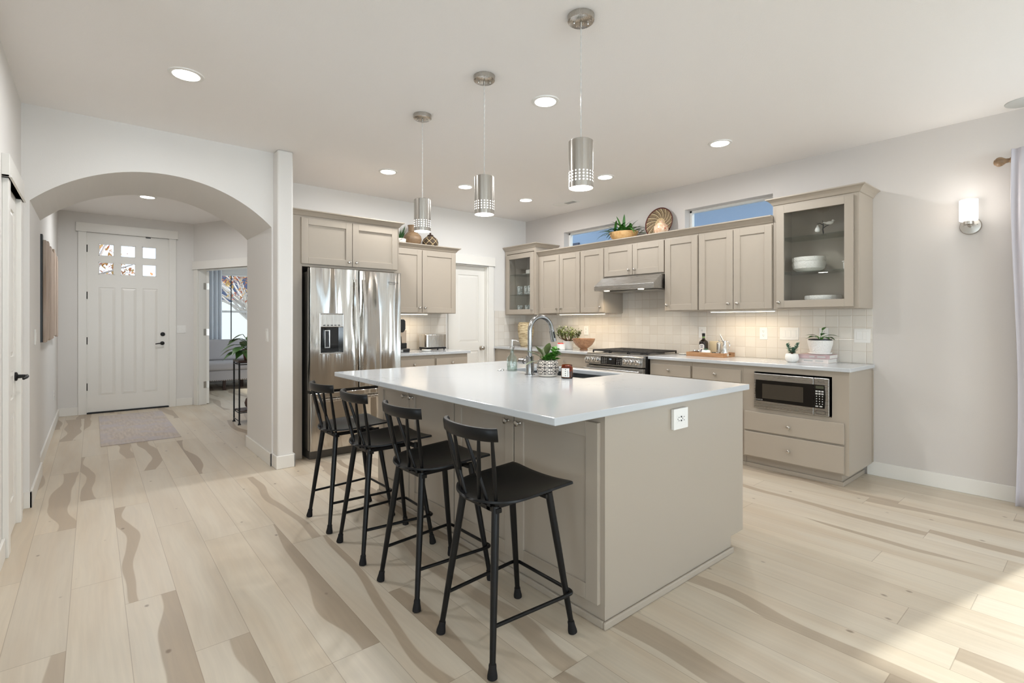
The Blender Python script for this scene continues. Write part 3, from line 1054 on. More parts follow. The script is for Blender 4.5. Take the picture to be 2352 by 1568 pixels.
slab(t, FB, -2.045, -1.292, 0.335, 0.493, 0.0, (-1.680, 0.404))
slab(t, FB, -2.045, -1.292, 0.113, 0.320, 0.0, (-1.680, 0.210))
m = MB(); m.box(XW - 0.03, XW - 0.003, 1.254, 1.262, 0.11, 0.87)
m.build('scribe_strip', M['taupe'], t)

# base cabinets by the refrigerator
FS = front(0, 4.975, '-y')
for (lab, a, b) in (('taupe base cabinet with a drawer beside the refrigerator', 2.464, 3.005), ('taupe base cabinet with a drawer under the toaster', 3.006, 3.462)):
    t = thing('base_cabinet', lab, 'cabinet', ((a + b) / 2, 5.28, 0))
    m = MB(); m.box(a, b, 4.975, YF - 0.002, 0.1, 0.883); m.build('body', M['taupe'], t, bevel=0.0012)
    m = MB(); m.box(a, b, 5.035, YF - 0.004, 0, 0.0995); m.build('toe_kick', M['taupe'], t)
    slab(t, FS, a + 0.016, b - 0.012, 0.728, 0.842, 0.0, ((a + b) / 2, 0.785))
    shaker(t, FS, a + 0.016, b - 0.012, 0.115, 0.712, 0.0, (b - 0.05, 0.65))

# counter tops
def worktop(name, label, *boxes, bevel=0.004):
    m = MB()
    for q in boxes: m.box(*q)
    xs = [q[0] for q in boxes] + [q[1] for q in boxes]; ys = [q[2] for q in boxes] + [q[3] for q in boxes]
    o = m.build(name, M['quartz'], None, origin=(sum(xs) / len(xs), sum(ys) / len(ys), 0.884), bevel=bevel)
    return tag(o, label, 'countertop')
ZT = 0.914
worktop('countertop', 'white quartz counter over the microwave cabinet right of the range', (4.328, XW - 0.013, 1.244, 3.020, 0.884, ZT))
worktop('countertop', 'white quartz counter in the corner left of the range', (4.328, XW - 0.013, 3.792, YF - 0.013, 0.884, ZT))
worktop('countertop', 'short white quartz counter under the coffee maker and toaster', (2.464, 3.492, 4.945, YF - 0.013, 0.884, ZT))

# tiled splashbacks
m = MB()
m.box(XW - 0.012, XW - 0.001, 1.262, 3.0, ZT, 1.3715)
m.box(XW - 0.012, XW - 0.001, 3.0, 3.80, ZT, 1.80)
m.box(XW - 0.012, XW - 0.001, 3.80, 4.93, ZT, 1.3655); m.box(XW - 0.012, XW - 0.001, 4.93, YF - 0.012, ZT, 1.3555)
tag(m.build('tile_backsplash', M['tile_y'], None), 'cream glazed square-tile backsplash behind the range', 'backsplash')
m = MB(); m.box(2.464, 3.545, YF - 0.012, YF - 0.001, ZT, 1.3615)
tag(m.build('tile_backsplash', M['tile_x'], None), 'cream square-tile backsplash behind the toaster and coffee maker', 'backsplash')
m = MB(); m.box(4.355, XW - 0.013, YF - 0.012, YF - 0.001, ZT, 1.415)
tag(m.build('tile_backsplash', M['tile_x'], None), 'pale square-tile backsplash between the pantry door and the corner', 'backsplash')

# ------------------------------------------------------------------ island
IX0, IX1, IY0, IY1 = 1.616, 2.818, 1.335, 3.470
t = thing('kitchen_island', 'large taupe kitchen island with doors on the stool side', 'island', (2.2, 2.4, 0))
m = MB()
# body with a well for the sink
SKX0, SKX1, SKY0, SKY1 = 2.335, 2.735, 2.105, 2.860
m.box(IX0, SKX0 - 0.03, IY0, IY1, 0.092, 0.883)
m.box(SKX1 + 0.03, IX1, IY0, IY1, 0.092, 0.883)
m.box(SKX0 - 0.03, SKX1 + 0.03, IY0, SKY0 - 0.03, 0.092, 0.883)
m.box(SKX0 - 0.03, SKX1 + 0.03, SKY1 + 0.03, IY1, 0.092, 0.883)
m.box(SKX0 - 0.03, SKX1 + 0.03, SKY0 - 0.03, SKY1 + 0.03, 0.092, 0.62)
m.build('body', M['taupe'], t)
m = MB(); m.box(IX0 + 0.004, 2.685, IY0 + 0.004, IY1 - 0.004, 0, 0.0915)
m.build('plinth', M['taupe'], t)
m = MB()
BMH = 0.032
m.box(IX0 - 0.010, 2.697, IY0 - 0.010, IY0 + 0.004, 0, BMH)
m.box(IX0 - 0.010, IX0 + 0.004, IY0 + 0.004, IY1, 0, BMH)
m.box(2.685, 2.697, IY0 + 0.004, IY1, 0, BMH)
m.build('base_moulding', M['taupe'], t, bevel=0.006, seg=3)
FI = front(IX0, 0, '-x')
for a, b, kn in ((3.412, 2.966, 3.010), (2.958, 2.432, 2.918), (2.422, 1.897, 1.938), (1.889, 1.358, 1.850)):
    shaker(t, FI, -a, -b, 0.095, 0.847, 0.0, (-kn, 0.772), 0.066)
m = MB()
holes = [(SKX0, SKX1, SKY0, SKY1)]
IT = (1.295, 2.832, 1.303, 3.480)
us = [IT[0], SKX0, SKX1, IT[1]]
# one mesh ring around the sink cut-out
xs = [IT[0], SKX0, SKX1, IT[1]]; ys = [IT[2], SKY0, SKY1, IT[3]]
vs, fs = [], []
for zz in (0.8835, ZT):
    for yy in ys:
        for xx in xs: vs.append((xx, yy, zz))
def vid(i, j, k2): return k2 * 16 + j * 4 + i
for i in range(3):
    for j in range(3):
        if i == 1 and j == 1: continue
        fs.append((vid(i, j, 1), vid(i + 1, j, 1), vid(i + 1, j + 1, 1), vid(i, j + 1, 1)))
        fs.append((vid(i, j + 1, 0), vid(i + 1, j + 1, 0), vid(i + 1, j, 0), vid(i, j, 0)))
for i in range(3):
    fs.append((vid(i, 0, 0), vid(i + 1, 0, 0), vid(i + 1, 0, 1), vid(i, 0, 1)))
    fs.append((vid(i + 1, 3, 0), vid(i, 3, 0), vid(i, 3, 1), vid(i + 1, 3, 1)))
    fs.append((vid(0, i + 1, 0), vid(0, i, 0), vid(0, i, 1), vid(0, i + 1, 1)))
    fs.append((vid(3, i, 0), vid(3, i + 1, 0), vid(3, i + 1, 1), vid(3, i, 1)))
fs.append((vid(2, 1, 0), vid(1, 1, 0), vid(1, 1, 1), vid(2, 1, 1)))
fs.append((vid(1, 2, 0), vid(2, 2, 0), vid(2, 2, 1), vid(1, 2, 1)))
fs.append((vid(1, 1, 0), vid(1, 2, 0), vid(1, 2, 1), vid(1, 1, 1)))
fs.append((vid(2, 2, 0), vid(2, 1, 0), vid(2, 1, 1), vid(2, 2, 1)))
m._add(vs, fs)
o = m.build('island_countertop', M['quartz'], None, origin=(2.06, 2.39, 0.8835), bevel=0.004)
tag(o, 'big white quartz countertop of the kitchen island with sink cut-out', 'countertop')

# sink below the cut-out
t = thing('sink', 'dark undermount stainless sink set in the island top', 'sink', (2.535, 2.48, 0.64))
m = MB()
a, b, c, d, zb = SKX0 - 0.008, SKX1 + 0.008, SKY0 - 0.008, SKY1 + 0.008, 0.66
m.box(a - 0.012, a, c - 0.012, d + 0.012, zb, 0.883)
m.box(b, b + 0.012, c - 0.012, d + 0.012, zb, 0.883)
m.box(a, b, c - 0.012, c, zb, 0.883)
m.box(a, b, d, d + 0.012, zb, 0.883)
m.box(a - 0.012, b + 0.012, c - 0.012, d + 0.012, zb - 0.012, zb)
m.build('basin', M['steel_dark'], t)
m = MB()
for i in range(9):
    y = c + 0.06 + i * (d - c - 0.12) / 8
    m.cyl((a + 0.03, y, zb + 0.022), (b - 0.03, y, zb + 0.022), 0.003, n=8)
m.cyl((a + 0.03, c + 0.06, zb + 0.022), (a + 0.03, d - 0.06, zb + 0.022), 0.004, n=8)
m.cyl((b - 0.03, c + 0.06, zb + 0.022), (b - 0.03, d - 0.06, zb + 0.022), 0.004, n=8)
for (x, y) in ((a + 0.03, c + 0.06), (b - 0.03, c + 0.06), (a + 0.03, d - 0.06), (b - 0.03, d - 0.06)):
    m.cyl((x, y, zb), (x, y, zb + 0.022), 0.005, n=8)
m.build('rack', M['chrome'], t)
m = MB(); m.lathe((2.535, 2.7, zb), [(0.045, 0.0), (0.045, 0.003), (0.02, 0.004), (0.02, 0.001), (0, 0.001)], 24)
m.build('drain', M['chrome'], t, smooth=True)

# faucet
fx, fy = 2.222, 2.470
t = thing('faucet', 'tall brushed steel gooseneck faucet beside the island sink', 'faucet', (fx, fy, ZT))
m = MB(); m.lathe((fx, fy, ZT), [(0.036, 0), (0.036, 0.004), (0.028, 0.006), (0.0275, 0.120), (0.025, 0.124)], 28)
m.build('base', M['steel_faucet'], t, smooth=True)
pts = [(fx, fy, 1.03), (fx, fy, 1.10), (fx, fy, 1.205)]
for i in range(1, 17):
    q = PI - PI * 0.955 * i / 16
    pts.append((fx + 0.1 + 0.1 * math.cos(q), fy, 1.205 + 0.092 * math.sin(q)))
m = MB(); m.tube(pts, 0.0152, 18)
m.build('spout', M['steel_faucet'], t, smooth=True)
e = Vector(pts[-1]); dd = (Vector(pts[-1]) - Vector(pts[-2])).normalized()
m = MB(); m.tube([e, e + dd * 0.012, e + dd * 0.013, e + dd * 0.09, e + dd * 0.092], [0.0158, 0.0162, 0.0185, 0.0205, 0.017], 20)
h = m.build('spray_head', M['steel_faucet'], t, smooth=True)
bt = e + dd * 0.045 + Vector((-0.004, -0.019, 0.0))
m = MB(); m.tube([bt - dd * 0.022, bt + dd * 0.022], 0.0055, 10)
m.build('spray_button', M['black'], h, smooth=True)
m = MB(); m.tube([(fx, fy + 0.02, 0.998), (fx, fy + 0.052, 0.998)], 0.0145, 18)
hb = m.build('handle', M['steel_faucet'], t, smooth=True)
m = MB(); m.tube([(fx, fy + 0.054, 0.998), (fx, fy + 0.10, 0.998), (fx, fy + 0.104, 0.998)], [0.0185, 0.0195, 0.016], 20)
m.build('handle_knob', M['steel_faucet'], hb, smooth=True)
m = MB(); m.tube([(fx, fy + 0.0522, 0.998), (fx, fy + 0.0538, 0.998)], 0.0135, 18)
m.build('handle_ring', M['black'], hb, smooth=True)

# outlet on the island end
def plate(name, label, cat, xf, u, z, w, pw, ph, kind, mat=None, t0=0.006, group=None):
    p = xf @ Vector((u, w, z))
    o = thing(name, label, cat, p, group)
    m = MB(xf); m.box(u - pw / 2, u + pw / 2, w, w + t0, z - ph / 2, z + ph / 2)
    m.build('plate', mat or M['white_plastic'], o, bevel=0.002)
    def slot(a, b, c, d):
        q = MB(xf); q.box(u + a - c / 2, u + a + c / 2, w + t0, w + t0 + 0.0006, z + b - d / 2, z + b + d / 2)
        return q
    if kind == 'outlet':
        for s in (-1, 1):
            q = MB(xf); q.box(u - 0.017, u + 0.017, w + t0, w + t0 + 0.0015, z + s * 0.02 - 0.0145, z + s * 0.02 + 0.0145)
            r = q.build('socket', mat or M['white_plastic'], o, bevel=0.001)
            q = MB(xf)
            for a, b, c, d in ((-0.006, 0.004, 0.0025, 0.009), (0.006, 0.004, 0.0025, 0.007), (0, -0.007, 0.0045, 0.0045)):
                q.box(u + a - c / 2, u + a + c / 2, w + t0 + 0.0015, w + t0 + 0.0019, z + s * 0.02 + b - d / 2, z + s * 0.02 + b + d / 2)
            q.build('slots', M['ink'], r)
    elif kind == 'usb':
        q = MB(xf); q.box(u - 0.036, u + 0.036, w + t0, w + t0 + 0.001, z - 0.019, z + 0.019)
        r = q.build('socket', M['white_plastic'], o, bevel=0.0008)
        q = MB(xf)
        for a, b, c, d in ((-0.020, 0.008, 0.008, 0.003), (-0.020, -0.008, 0.008, 0.003), (0.0, 0.009, 0.011, 0.007), (0.0, -0.009, 0.011, 0.007),
                           (-0.030, 0, 0.004, 0.005), (0.012, 0, 0.004, 0.006), (0.024, 0.007, 0.007, 0.003), (0.024, -0.009, 0.007, 0.003)):
            q.box(u + a - c / 2, u + a + c / 2, w + t0 + 0.001, w + t0 + 0.0016, z + b - d / 2, z + b + d / 2)
        q.build('slots', M['ink'], r)
    else:
        n = kind
        for i in range(n):
            a = (i - (n - 1) / 2) * 0.046
            q = MB(xf); q.box(u + a - 0.0165, u + a + 0.0165, w + t0, w + t0 + 0.003, z - 0.033, z + 0.033)
            q.build('rocker', mat or M['white_plastic'], o, bevel=0.0015)
    return o
FIE = front(0, IY0, '-y')
plate('outlet', 'square white outlet with charging ports on the island end panel', 'outlet', FIE, 2.158, 0.803, 0.001, 0.122, 0.098, 'usb', t0=0.016)
FWR = front(XW - 0.0115, 0, '-x')
plate('light_switch', 'two-rocker light switch at the right end of the tile backsplash', 'light switch', FWR, -1.333, 1.145, 0, 0.115, 0.115, 2)
plate('light_switch', 'three-rocker light switch on the backsplash above the small succulent', 'light switch', FWR, -1.906, 1.152, 0, 0.163, 0.115, 3)
plate('outlet', 'outlet on the backsplash right of the wooden tray', 'outlet', FWR, -2.135, 1.150, 0, 0.072, 0.115, 'outlet')
plate('outlet', 'blank-looking outlet on the backsplash behind the dark bottle', 'outlet', FWR, -2.765, 1.150, 0, 0.08, 0.118, 'outlet')
plate('outlet', 'outlet on the backsplash between the jade plant and the range', 'outlet', FWR, -4.385, 1.145, 0, 0.072, 0.115, 'outlet')
plate('outlet', 'outlet on the backsplash half hidden behind the potted vine', 'outlet', FWR, -1.62, 1.150, 0, 0.072, 0.115, 'outlet')
plate('light_switch', 'two-rocker light switch beside the front door', 'light switch', FE, 1.022, 1.148, 0, 0.115, 0.115, 2)
plate('light_switch', 'single light switch on the right jamb of the arch', 'light switch', front(AX1, 0, '-x'), -4.86, 1.142, 0, 0.07, 0.115, 1)
plate('light_switch', 'single light switch on the left jamb of the arch', 'light switch', front(AX0, 0, '+x'), 5.12, 1.15, 0, 0.07, 0.115, 1)
plate('outlet', 'outlet low on the hall wall left of the front door', 'outlet', front(-0.352, 0, '+x'), 7.95, 0.40, 0, 0.07, 0.115, 'outlet')

# ------------------------------------------------------------------ refrigerator
FR = front(0, 4.70, '-y')
t = thing('refrigerator', 'stainless french-door refrigerator with water dispenser', 'refrigerator', (1.952, 5.1, 0))
m = MB(); m.box(1.515, 2.392, 4.70, 5.50, 0.085, 1.728); m.build('body', M['fridge_side'], t, bevel=0.008)
m = MB(); m.box(1.522, 2.385, 4.71, 5.48, 0.0, 0.0845); m.build('base', M['fridge_side'], t, bevel=0.004)
m = MB(); m.box(1.53, 1.62, 4.70, 4.80, 1.7285, 1.748); m.box(2.30, 2.385, 4.70, 4.80, 1.7285, 1.748); m.build('hinge_cover', M['fridge_side'], t, bevel=0.004)
def fdoor(name, a, b, c, d, hole=None):
    m = MB(FR)
    if hole:
        holed(m, a, b, c, d, [hole], lambda q, x0, x1, z0, z1: q.box(x0, x1, 0.004, 0.075, z0, z1))
        m.box(hole[0] - 0.001, hole[1] + 0.001, 0.004, 0.014, hole[2] - 0.001, hole[3] + 0.001)
        return m.build(name, M['steel_fridge'], t)
    m.box(a, b, 0.004, 0.075, c, d)
    return m.build(name, M['steel_fridge'], t, bevel=0.006)
DX0, DX1, DZ0, DZ1 = 1.588, 1.812, 0.965, 1.342
fd = fdoor('door', 1.502, 1.952, 0.637, 1.755, (DX0, DX1, DZ0, DZ1))
fd2 = fdoor('door', 1.962, 2.402, 0.637, 1.755)
fz = fdoor('freezer_drawer', 1.502, 2.402, 0.088, 0.612)
m = MB(); m.box(1.515, 2.39, 4.69, 4.6995, 0.60, 0.65); m.box(1.951, 1.963, 4.66, 4.6995, 0.65, 1.75); m.build('gasket', M['black'], t)
def bow_handle(u, z0, z1, name='door_handle'):
    g = MB(FR)
    pts, n = [], 18
    for i in range(n + 1):
        q = i / n
        pts.append((u, 0.088 + 0.05 * math.sin(PI * q) ** 0.8, z0 + (z1 - z0) * q))
    vs, fs = [], []
    for (a, b, c) in pts:
        for (du, dw) in ((-0.0125, -0.004), (0.0125, -0.004), (0.0125, 0.008), (-0.0125, 0.008)):
            vs.append((a + du, b + dw, c))
    for i in range(n):
        for j in range(4):
            k2 = (j + 1) % 4
            fs.append((i * 4 + j, i * 4 + k2, (i + 1) * 4 + k2, (i + 1) * 4 + j))
    fs += [(3, 2, 1, 0), tuple(n * 4 + j for j in range(4))]
    g._add(vs, fs)
    for zz in (z0 + 0.012, z1 - 0.012):
        g.box(u - 0.010, u + 0.010, 0.075, 0.092, zz - 0.012, zz + 0.012)
    return g
bow_handle(1.922, 0.72, 1.665).build('door_handle', M['steel'], fd, smooth=True, angle=50)
bow_handle(1.996, 0.72, 1.665).build('door_handle', M['steel'], fd2, smooth=True, angle=50)
g = MB(FR); g.box(1.56, 2.34, 0.115, 0.130, 0.535, 0.560); g.box(1.57, 1.60, 0.075, 0.116, 0.538, 0.557); g.box(2.30, 2.33, 0.075, 0.116, 0.538, 0.557)
g.build('drawer_handle', M['steel'], fz, bevel=0.004)
# dispenser
g = MB(FR)
for q in ((DX0, DX0 + 0.008, DZ0, DZ1), (DX1 - 0.008, DX1, DZ0, DZ1), (DX0 + 0.008, DX1 - 0.008, DZ0, DZ0 + 0.012), (DX0 + 0.008, DX1 - 0.008, DZ1 - 0.008, DZ1)):
    g.box(q[0], q[1], 0.015, 0.079, q[2], q[3])
ds = g.build('dispenser_frame', M['chrome'], fd, bevel=0.003)
g = MB(FR); g.box(DX0 + 0.0085, DX1 - 0.0085, 0.0145, 0.076, 1.212, DZ1 - 0.0085); g.build('control_panel', M['steel'], ds, bevel=0.006)
g = MB(FR)
for i in range(5):
    g.box(DX0 + 0.03 + i * 0.034, DX0 + 0.052 + i * 0.034, 0.0762, 0.0768, 1.226, 1.234)
g.build('buttons', M['ink'], ds)
g = MB(FR); g.box(DX0 + 0.0085, DX1 - 0.0085, 0.0145, 0.018, DZ0 + 0.0125, 1.2115); g.build('recess', M['black_gloss'], ds)
g = MB(FR)
for q in ((0.058, 0.064, 1.02, 1.185), (0.102, 0.108, 1.02, 1.185), (0.064, 0.102, 1.02, 1.026), (0.064, 0.102, 1.179, 1.185)):
    g.box(DX0 + q[0], DX0 + q[1], 0.03, 0.036, q[2], q[3])
g.box(DX0 + 0.064, DX0 + 0.102, 0.0185, 0.032, 1.026, 1.179)
g.build('paddle', [M['chrome']], ds)
g = MB(FR); g.box(DX0 + 0.0655, DX0 + 0.1005, 0.0325, 0.0335, 1.028, 1.177); g.build('paddle_face', M['black'], ds)
lettering('Whirlpool', FR, 2.315, 0.0752, 1.652, 0.030, M['ink'], fd2, 0.35, 'logo')
g = MB(FR); g.tube([(2.268, 0.0765, 1.640), (2.29, 0.0765, 1.632), (2.33, 0.0765, 1.634), (2.345, 0.0765, 1.645)], 0.0014, 6); g.build('logo_ring', M['ink'], fd2)

# ------------------------------------------------------------------ range
RY0, RY1 = 3.026, 3.784
t = thing('gas_range', 'stainless steel slide-in gas range with black grates', 'range', (4.6, 3.405, 0))
m = MB(); m.box(4.30, XW - 0.016, RY0, RY1, 0.02, 0.905)
m.build('body', M['black'], t, bevel=0.003)
m = MB(); m.box(4.27, XW - 0.016, RY0 - 0.001, RY1 + 0.001, 0.9055, 0.918)
m.build('cooktop', M['steel_h'], t, bevel=0.003)
FG = front(4.30, 0, '-x')
m = MB()   # sloped control panel
m.prism([(4.2995, RY0, 0.795), (4.236, RY0, 0.797), (4.246, RY0, 0.896), (4.262, RY0, 0.9050), (4.2995, RY0, 0.9050)], (0, RY1 - RY0, 0))
cp = m.build('control_panel', M['steel_h'], t, bevel=0.002)
slope = math.atan2(0.010, 0.099)
def on_panel(y, h, out):      # h: 0..1 up the panel
    return Vector((4.236 + 0.010 * h - out * math.cos(slope), y, 0.797 + 0.099 * h + out * math.sin(slope)))
def panel_box(m, ya, yb, ha, hb, oa, ob):
    p = [on_panel(ya, ha, oa), on_panel(yb, ha, oa), on_panel(yb, hb, oa), on_panel(ya, hb, oa)]
    q = [on_panel(ya, ha, ob), on_panel(yb, ha, ob), on_panel(yb, hb, ob), on_panel(ya, hb, ob)]
    m._add(p + q, [(0, 1, 2, 3), (7, 6, 5, 4), (0, 4, 5, 1), (1, 5, 6, 2), (2, 6, 7, 3), (3, 7, 4, 0)])
m = MB(); panel_box(m, 3.278, 3.560, 0.08, 0.88, 0.0, 0.003); dp = m.build('display', M['black_gloss'], cp, bevel=0.002)
m = MB(); panel_box(m, 3.365, 3.480, 0.15, 0.82, 0.0031, 0.0036); m.build('screen', M['black'], dp)
m = MB()
for i in range(3):
    for j in range(4):
        panel_box(m, 3.545 - i * 0.027, 3.530 - i * 0.027, 0.19 + j * 0.17, 0.23 + j * 0.17, 0.0031, 0.0035)
        panel_box(m, 3.345 - i * 0.024, 3.333 - i * 0.024, 0.19 + j * 0.17, 0.235 + j * 0.17, 0.0031, 0.0035)
m.build('key_marks', M['inklight'], dp)
XP = Matrix(((0, math.sin(slope) * 0 - 1, 0, 0), (-1, 0, 0, 0), (0, 0, 1, 0), (0, 0, 0, 1)))
lettering('4:26', front(4.242, 0, '-x'), -3.43, 0.0042, 0.862, 0.018, M['displaywhite'], dp, 0.1, 'clock')
for y in (3.740, 3.672, 3.604, 3.222, 3.150, 3.078):
    m = MB()
    c0 = on_panel(y, 0.5, 0.0); ax = (on_panel(y, 0.5, 1.0) - c0).normalized()
    m.tube([c0, c0 + ax * 0.006, c0 + ax * 0.007, c0 + ax * 0.034, c0 + ax * 0.037], [0.033, 0.033, 0.026, 0.024, 0.020], 24)
    kb = m.build('knob', M['chrome'], cp, smooth=True)
    m = MB(); m.tube([c0 + ax * 0.0375 + Vector((0, 0, 0.004)), c0 + ax * 0.0378 + Vector((0, 0, 0.018))], 0.0016, 6)
    m.build('pointer', M['ink'], kb)
m = MB(FG); m.box(-RY1 + 0.004, -RY0 - 0.004, 0.0005, 0.045, 0.20, 0.783)
od_ = m.build('oven_door', M['steel_h'], t, bevel=0.004)
m = MB(FG); m.box(-RY1 + 0.09, -RY0 - 0.09, 0.0452, 0.0475, 0.32, 0.66); m.build('oven_window', M['black_gloss'], od_)
m = MB(FG); m.tube([(-RY1 + 0.012, 0.095, 0.748), (-RY0 - 0.012, 0.095, 0.748)], 0.0125, 16)
for y in (-RY1 + 0.05, -RY0 - 0.05): m.box(y - 0.018, y + 0.018, 0.045, 0.095, 0.738, 0.758)
m.build('oven_handle', M['steel_h'], od_, smooth=True)
m = MB(FG); m.box(-RY1 + 0.004, -RY0 - 0.004, 0.0005, 0.04, 0.04, 0.188); m.build('warming_drawer', M['steel_h'], t, bevel=0.004)
# burners and grates
for i in range(3):
    ya = RY0 + 0.012 + i * 0.2475; yb = ya + 0.2395
    yc = (ya + yb) / 2
    xa, xb = 4.350, 4.885
    for xc in ((4.47, 4.75) if i != 1 else (4.615,)):
        g = MB(); g.lathe((xc, yc, 0.918), [(0.052, 0), (0.05, 0.006), (0.036, 0.008), (0.036, 0.016), (0.0, 0.017)], 24)
        g.build('burner', M['iron'], t, smooth=True)
    g = MB()
    s = 0.0065; z0, z1 = 0.934, 0.950
    g.box(xa, xb, ya, ya + 2 * s, z0, z1); g.box(xa, xb, yb - 2 * s, yb, z0, z1)
    g.box(xa, xa + 2 * s, ya + 2 * s, yb - 2 * s, z0, z1); g.box(xb - 2 * s, xb, ya + 2 * s, yb - 2 * s, z0, z1)
    g.box(xa + 2 * s, xb - 2 * s, yc - s, yc + s, z0, z1)
    for k2 in range(1, 6):
        x = xa + (xb - xa) * k2 / 6
        g.box(x - s, x + s, ya + 2 * s, yc - s, z0, z1); g.box(x - s, x + s, yc + s, yb - 2 * s, z0, z1)
    for (x, y) in ((xa, ya), (xb - 2 * s, ya), (xa, yb - 2 * s), (xb - 2 * s, yb - 2 * s)):
        g.box(x, x + 2 * s, y, y + 2 * s, 0.918, z0)
    g.build('grate', M['iron'], t, bevel=0.002)

# ------------------------------------------------------------------ range hood
t = thing('range_hood', 'stainless under-cabinet range hood with two lit lamps', 'range hood', (4.67, 3.395, 1.608))
HY0, HY1 = 3.002, 3.792
m = MB()
m.prism([(XW - 0.014, HY0, 1.610), (4.398, HY0, 1.610), (4.398, HY0, 1.664), (4.540, HY0, 1.7605), (XW - 0.014, HY0, 1.7605)], (0, HY1 - HY0, 0))
hd = m.build('canopy', M['steel_h'], t, bevel=0.002)
m = MB()
for i in range(5): m.cyl((4.398, 3.515 - i * 0.022, 1.637), (4.394, 3.515 - i * 0.022, 1.637), 0.0055, n=12)
m.build('buttons', M['chrome'], hd)
for (ya, yb) in ((3.03, 3.385), (3.405, 3.765)):
    m = MB()
    n = 14
    m.grid(lambda a, b: (4.50 + 0.40 * a, ya + (yb - ya) * b, 1.604 - 0.010 * math.sin(PI * a) * math.sin(PI * b)), n, n)
    m.build('filter', M['steel_h'], hd, smooth=True)
for y in (3.655, 3.195):
    m = MB(); m.lathe((4.455, y, 1.6055), [(0.03, 0.0), (0.032, 0.004), (0.0, 0.004)], 24)
    m.build('lamp', M['lampwarm'], hd)
    area('hood_light', (4.455, y, 1.602), (0.1, 0, -1), 0.05, 0.05, 1.5, (1, 0.84, 0.62), 130, 'DISK', t)

# ------------------------------------------------------------------ microwave
FMW = front(XB, 0, '-x')
t = thing('microwave', 'stainless microwave oven built into the end base cabinet', 'microwave', (XB + 0.2, 1.67, NZ0))
U0, U1, MZ0, MZ1 = -1.958, -1.388, 0.532, 0.826
m = MB(FMW); m.box(U0 + 0.006, U1 - 0.006, -0.36, -0.001, MZ0 - 0.004, MZ1 - 0.004); m.build('body', M['black'], t)
US = -1.495
m = MB(FMW); m.box(U0, US - 0.001, -0.0005, 0.026, MZ0, MZ1)
dm = m.build('door', M['steel_h'], t, bevel=0.005)
m = MB(FMW)
poly = []
for (a, b) in ((U0 + 0.017, 0.596), (U0 + 0.012, 0.68), (U0 + 0.017, 0.772)): poly.append((a, 0.0262, b))
poly += [(US - 0.001, 0.0262, 0.772), (US - 0.001, 0.0262, 0.590)]
m.prism(poly, (0, 0.002, 0)); m.build('window', M['black_gloss'], dm)
m = MB(FMW); m.box(U0 + 0.070, US - 0.075, 0.0283, 0.0288, 0.620, 0.742)
m.build('window_mesh', plain('oven_window_mesh', srgb(62, 56, 48), 0.25), dm)
lettering('INVERTER', FMW, U0 + 0.045, 0.0284, 0.605, 0.0125, M['inklight'], dm, 0.3, 'lettering')
m = MB(FMW); m.box(US + 0.0005, U1, -0.0005, 0.026, MZ0, MZ1)
cpn = m.build('control_panel', M['steel_h'], t, bevel=0.005)
m = MB(FMW)
m.prism([(US + 0.001, 0.0262, 0.590), (US + 0.001, 0.0262, 0.772), (U1 - 0.030, 0.0262, 0.772), (U1 - 0.024, 0.0262, 0.68), (U1 - 0.030, 0.0262, 0.590)], (0, 0.002, 0))
kp = m.build('keypad', M['black_gloss'], cpn)
m = MB(FMW); m.box(US + 0.014, U1 - 0.036, 0.0283, 0.0287, 0.742, 0.764); m.build('display', plain('dim_lcd', srgb(70, 72, 58), 0.3), kp)
m = MB(FMW)
for j in range(7):
    for i in range(3):
        if j == 6 and i == 2: continue
        z = 0.722 - j * 0.0195
        a = US + 0.021 + i * 0.0205
        if j < 2: m.box(a - 0.008, a + 0.008, 0.0283, 0.0288, z - 0.006, z + 0.006)
        elif j < 6: m.cyl((a, 0.0283, z), (a, 0.0289, z), 0.0042, n=10)
        else: m.box(a - 0.008 + i * 0.008, a + 0.012 + i * 0.008, 0.0283, 0.0288, z - 0.005, z + 0.005)
m.build('keys', M['inklight'], kp)
m = MB(FMW)
for q in ((US + 0.014, US + 0.016, 0.546, 0.572), (U1 - 0.026, U1 - 0.024, 0.546, 0.572), (US + 0.016, U1 - 0.026, 0.546, 0.548), (US + 0.016, U1 - 0.026, 0.570, 0.572)):
    m.box(q[0], q[1], 0.0262, 0.0272, q[2], q[3])
m.build('open_button', M['ink'], cpn)
lettering('Panasonic', FMW, (US + U1) / 2, 0.0263, 0.795, 0.0125, M['ink'], cpn, 0, 'lettering')

# ------------------------------------------------------------------ lights
WARM = (1.0, 0.80, 0.55)
def cab_light(label, loc, sx, sy, watts):
    t = thing('under_cabinet_light', label, 'light', loc, None)
    m = MB(); m.box(loc[0] - sx / 2, loc[0] + sx / 2, loc[1] - sy / 2, loc[1] + sy / 2, loc[2] + 0.002, loc[2] + 0.014)
    m.build('housing', M['white_plastic'], t)
    m = MB(); m.box(loc[0] - sx / 2 + 0.004, loc[0] + sx / 2 - 0.004, loc[1] - sy / 2 + 0.004, loc[1] + sy / 2 - 0.004, loc[2], loc[2] + 0.0018)
    m.build('lens', M['lampwarm'], t)
    area('strip', (loc[0], loc[1], loc[2] - 0.002), (0, 0, -1), sx, sy, watts, WARM, 175, 'RECTANGLE', t)
cab_light('lit strip under the double-door cabinet left of the large glass cabinet', (4.70, 2.24, 1.354), 0.04, 0.60, 1.9)
cab_light('lit strip under the cabinets left of the range hood', (4.70, 4.26, 1.350), 0.04, 0.74, 1.9)
cab_light('lit strip under the cabinet above the coffee maker', (2.83, 5.37, 1.346), 0.62, 0.04, 1.8)

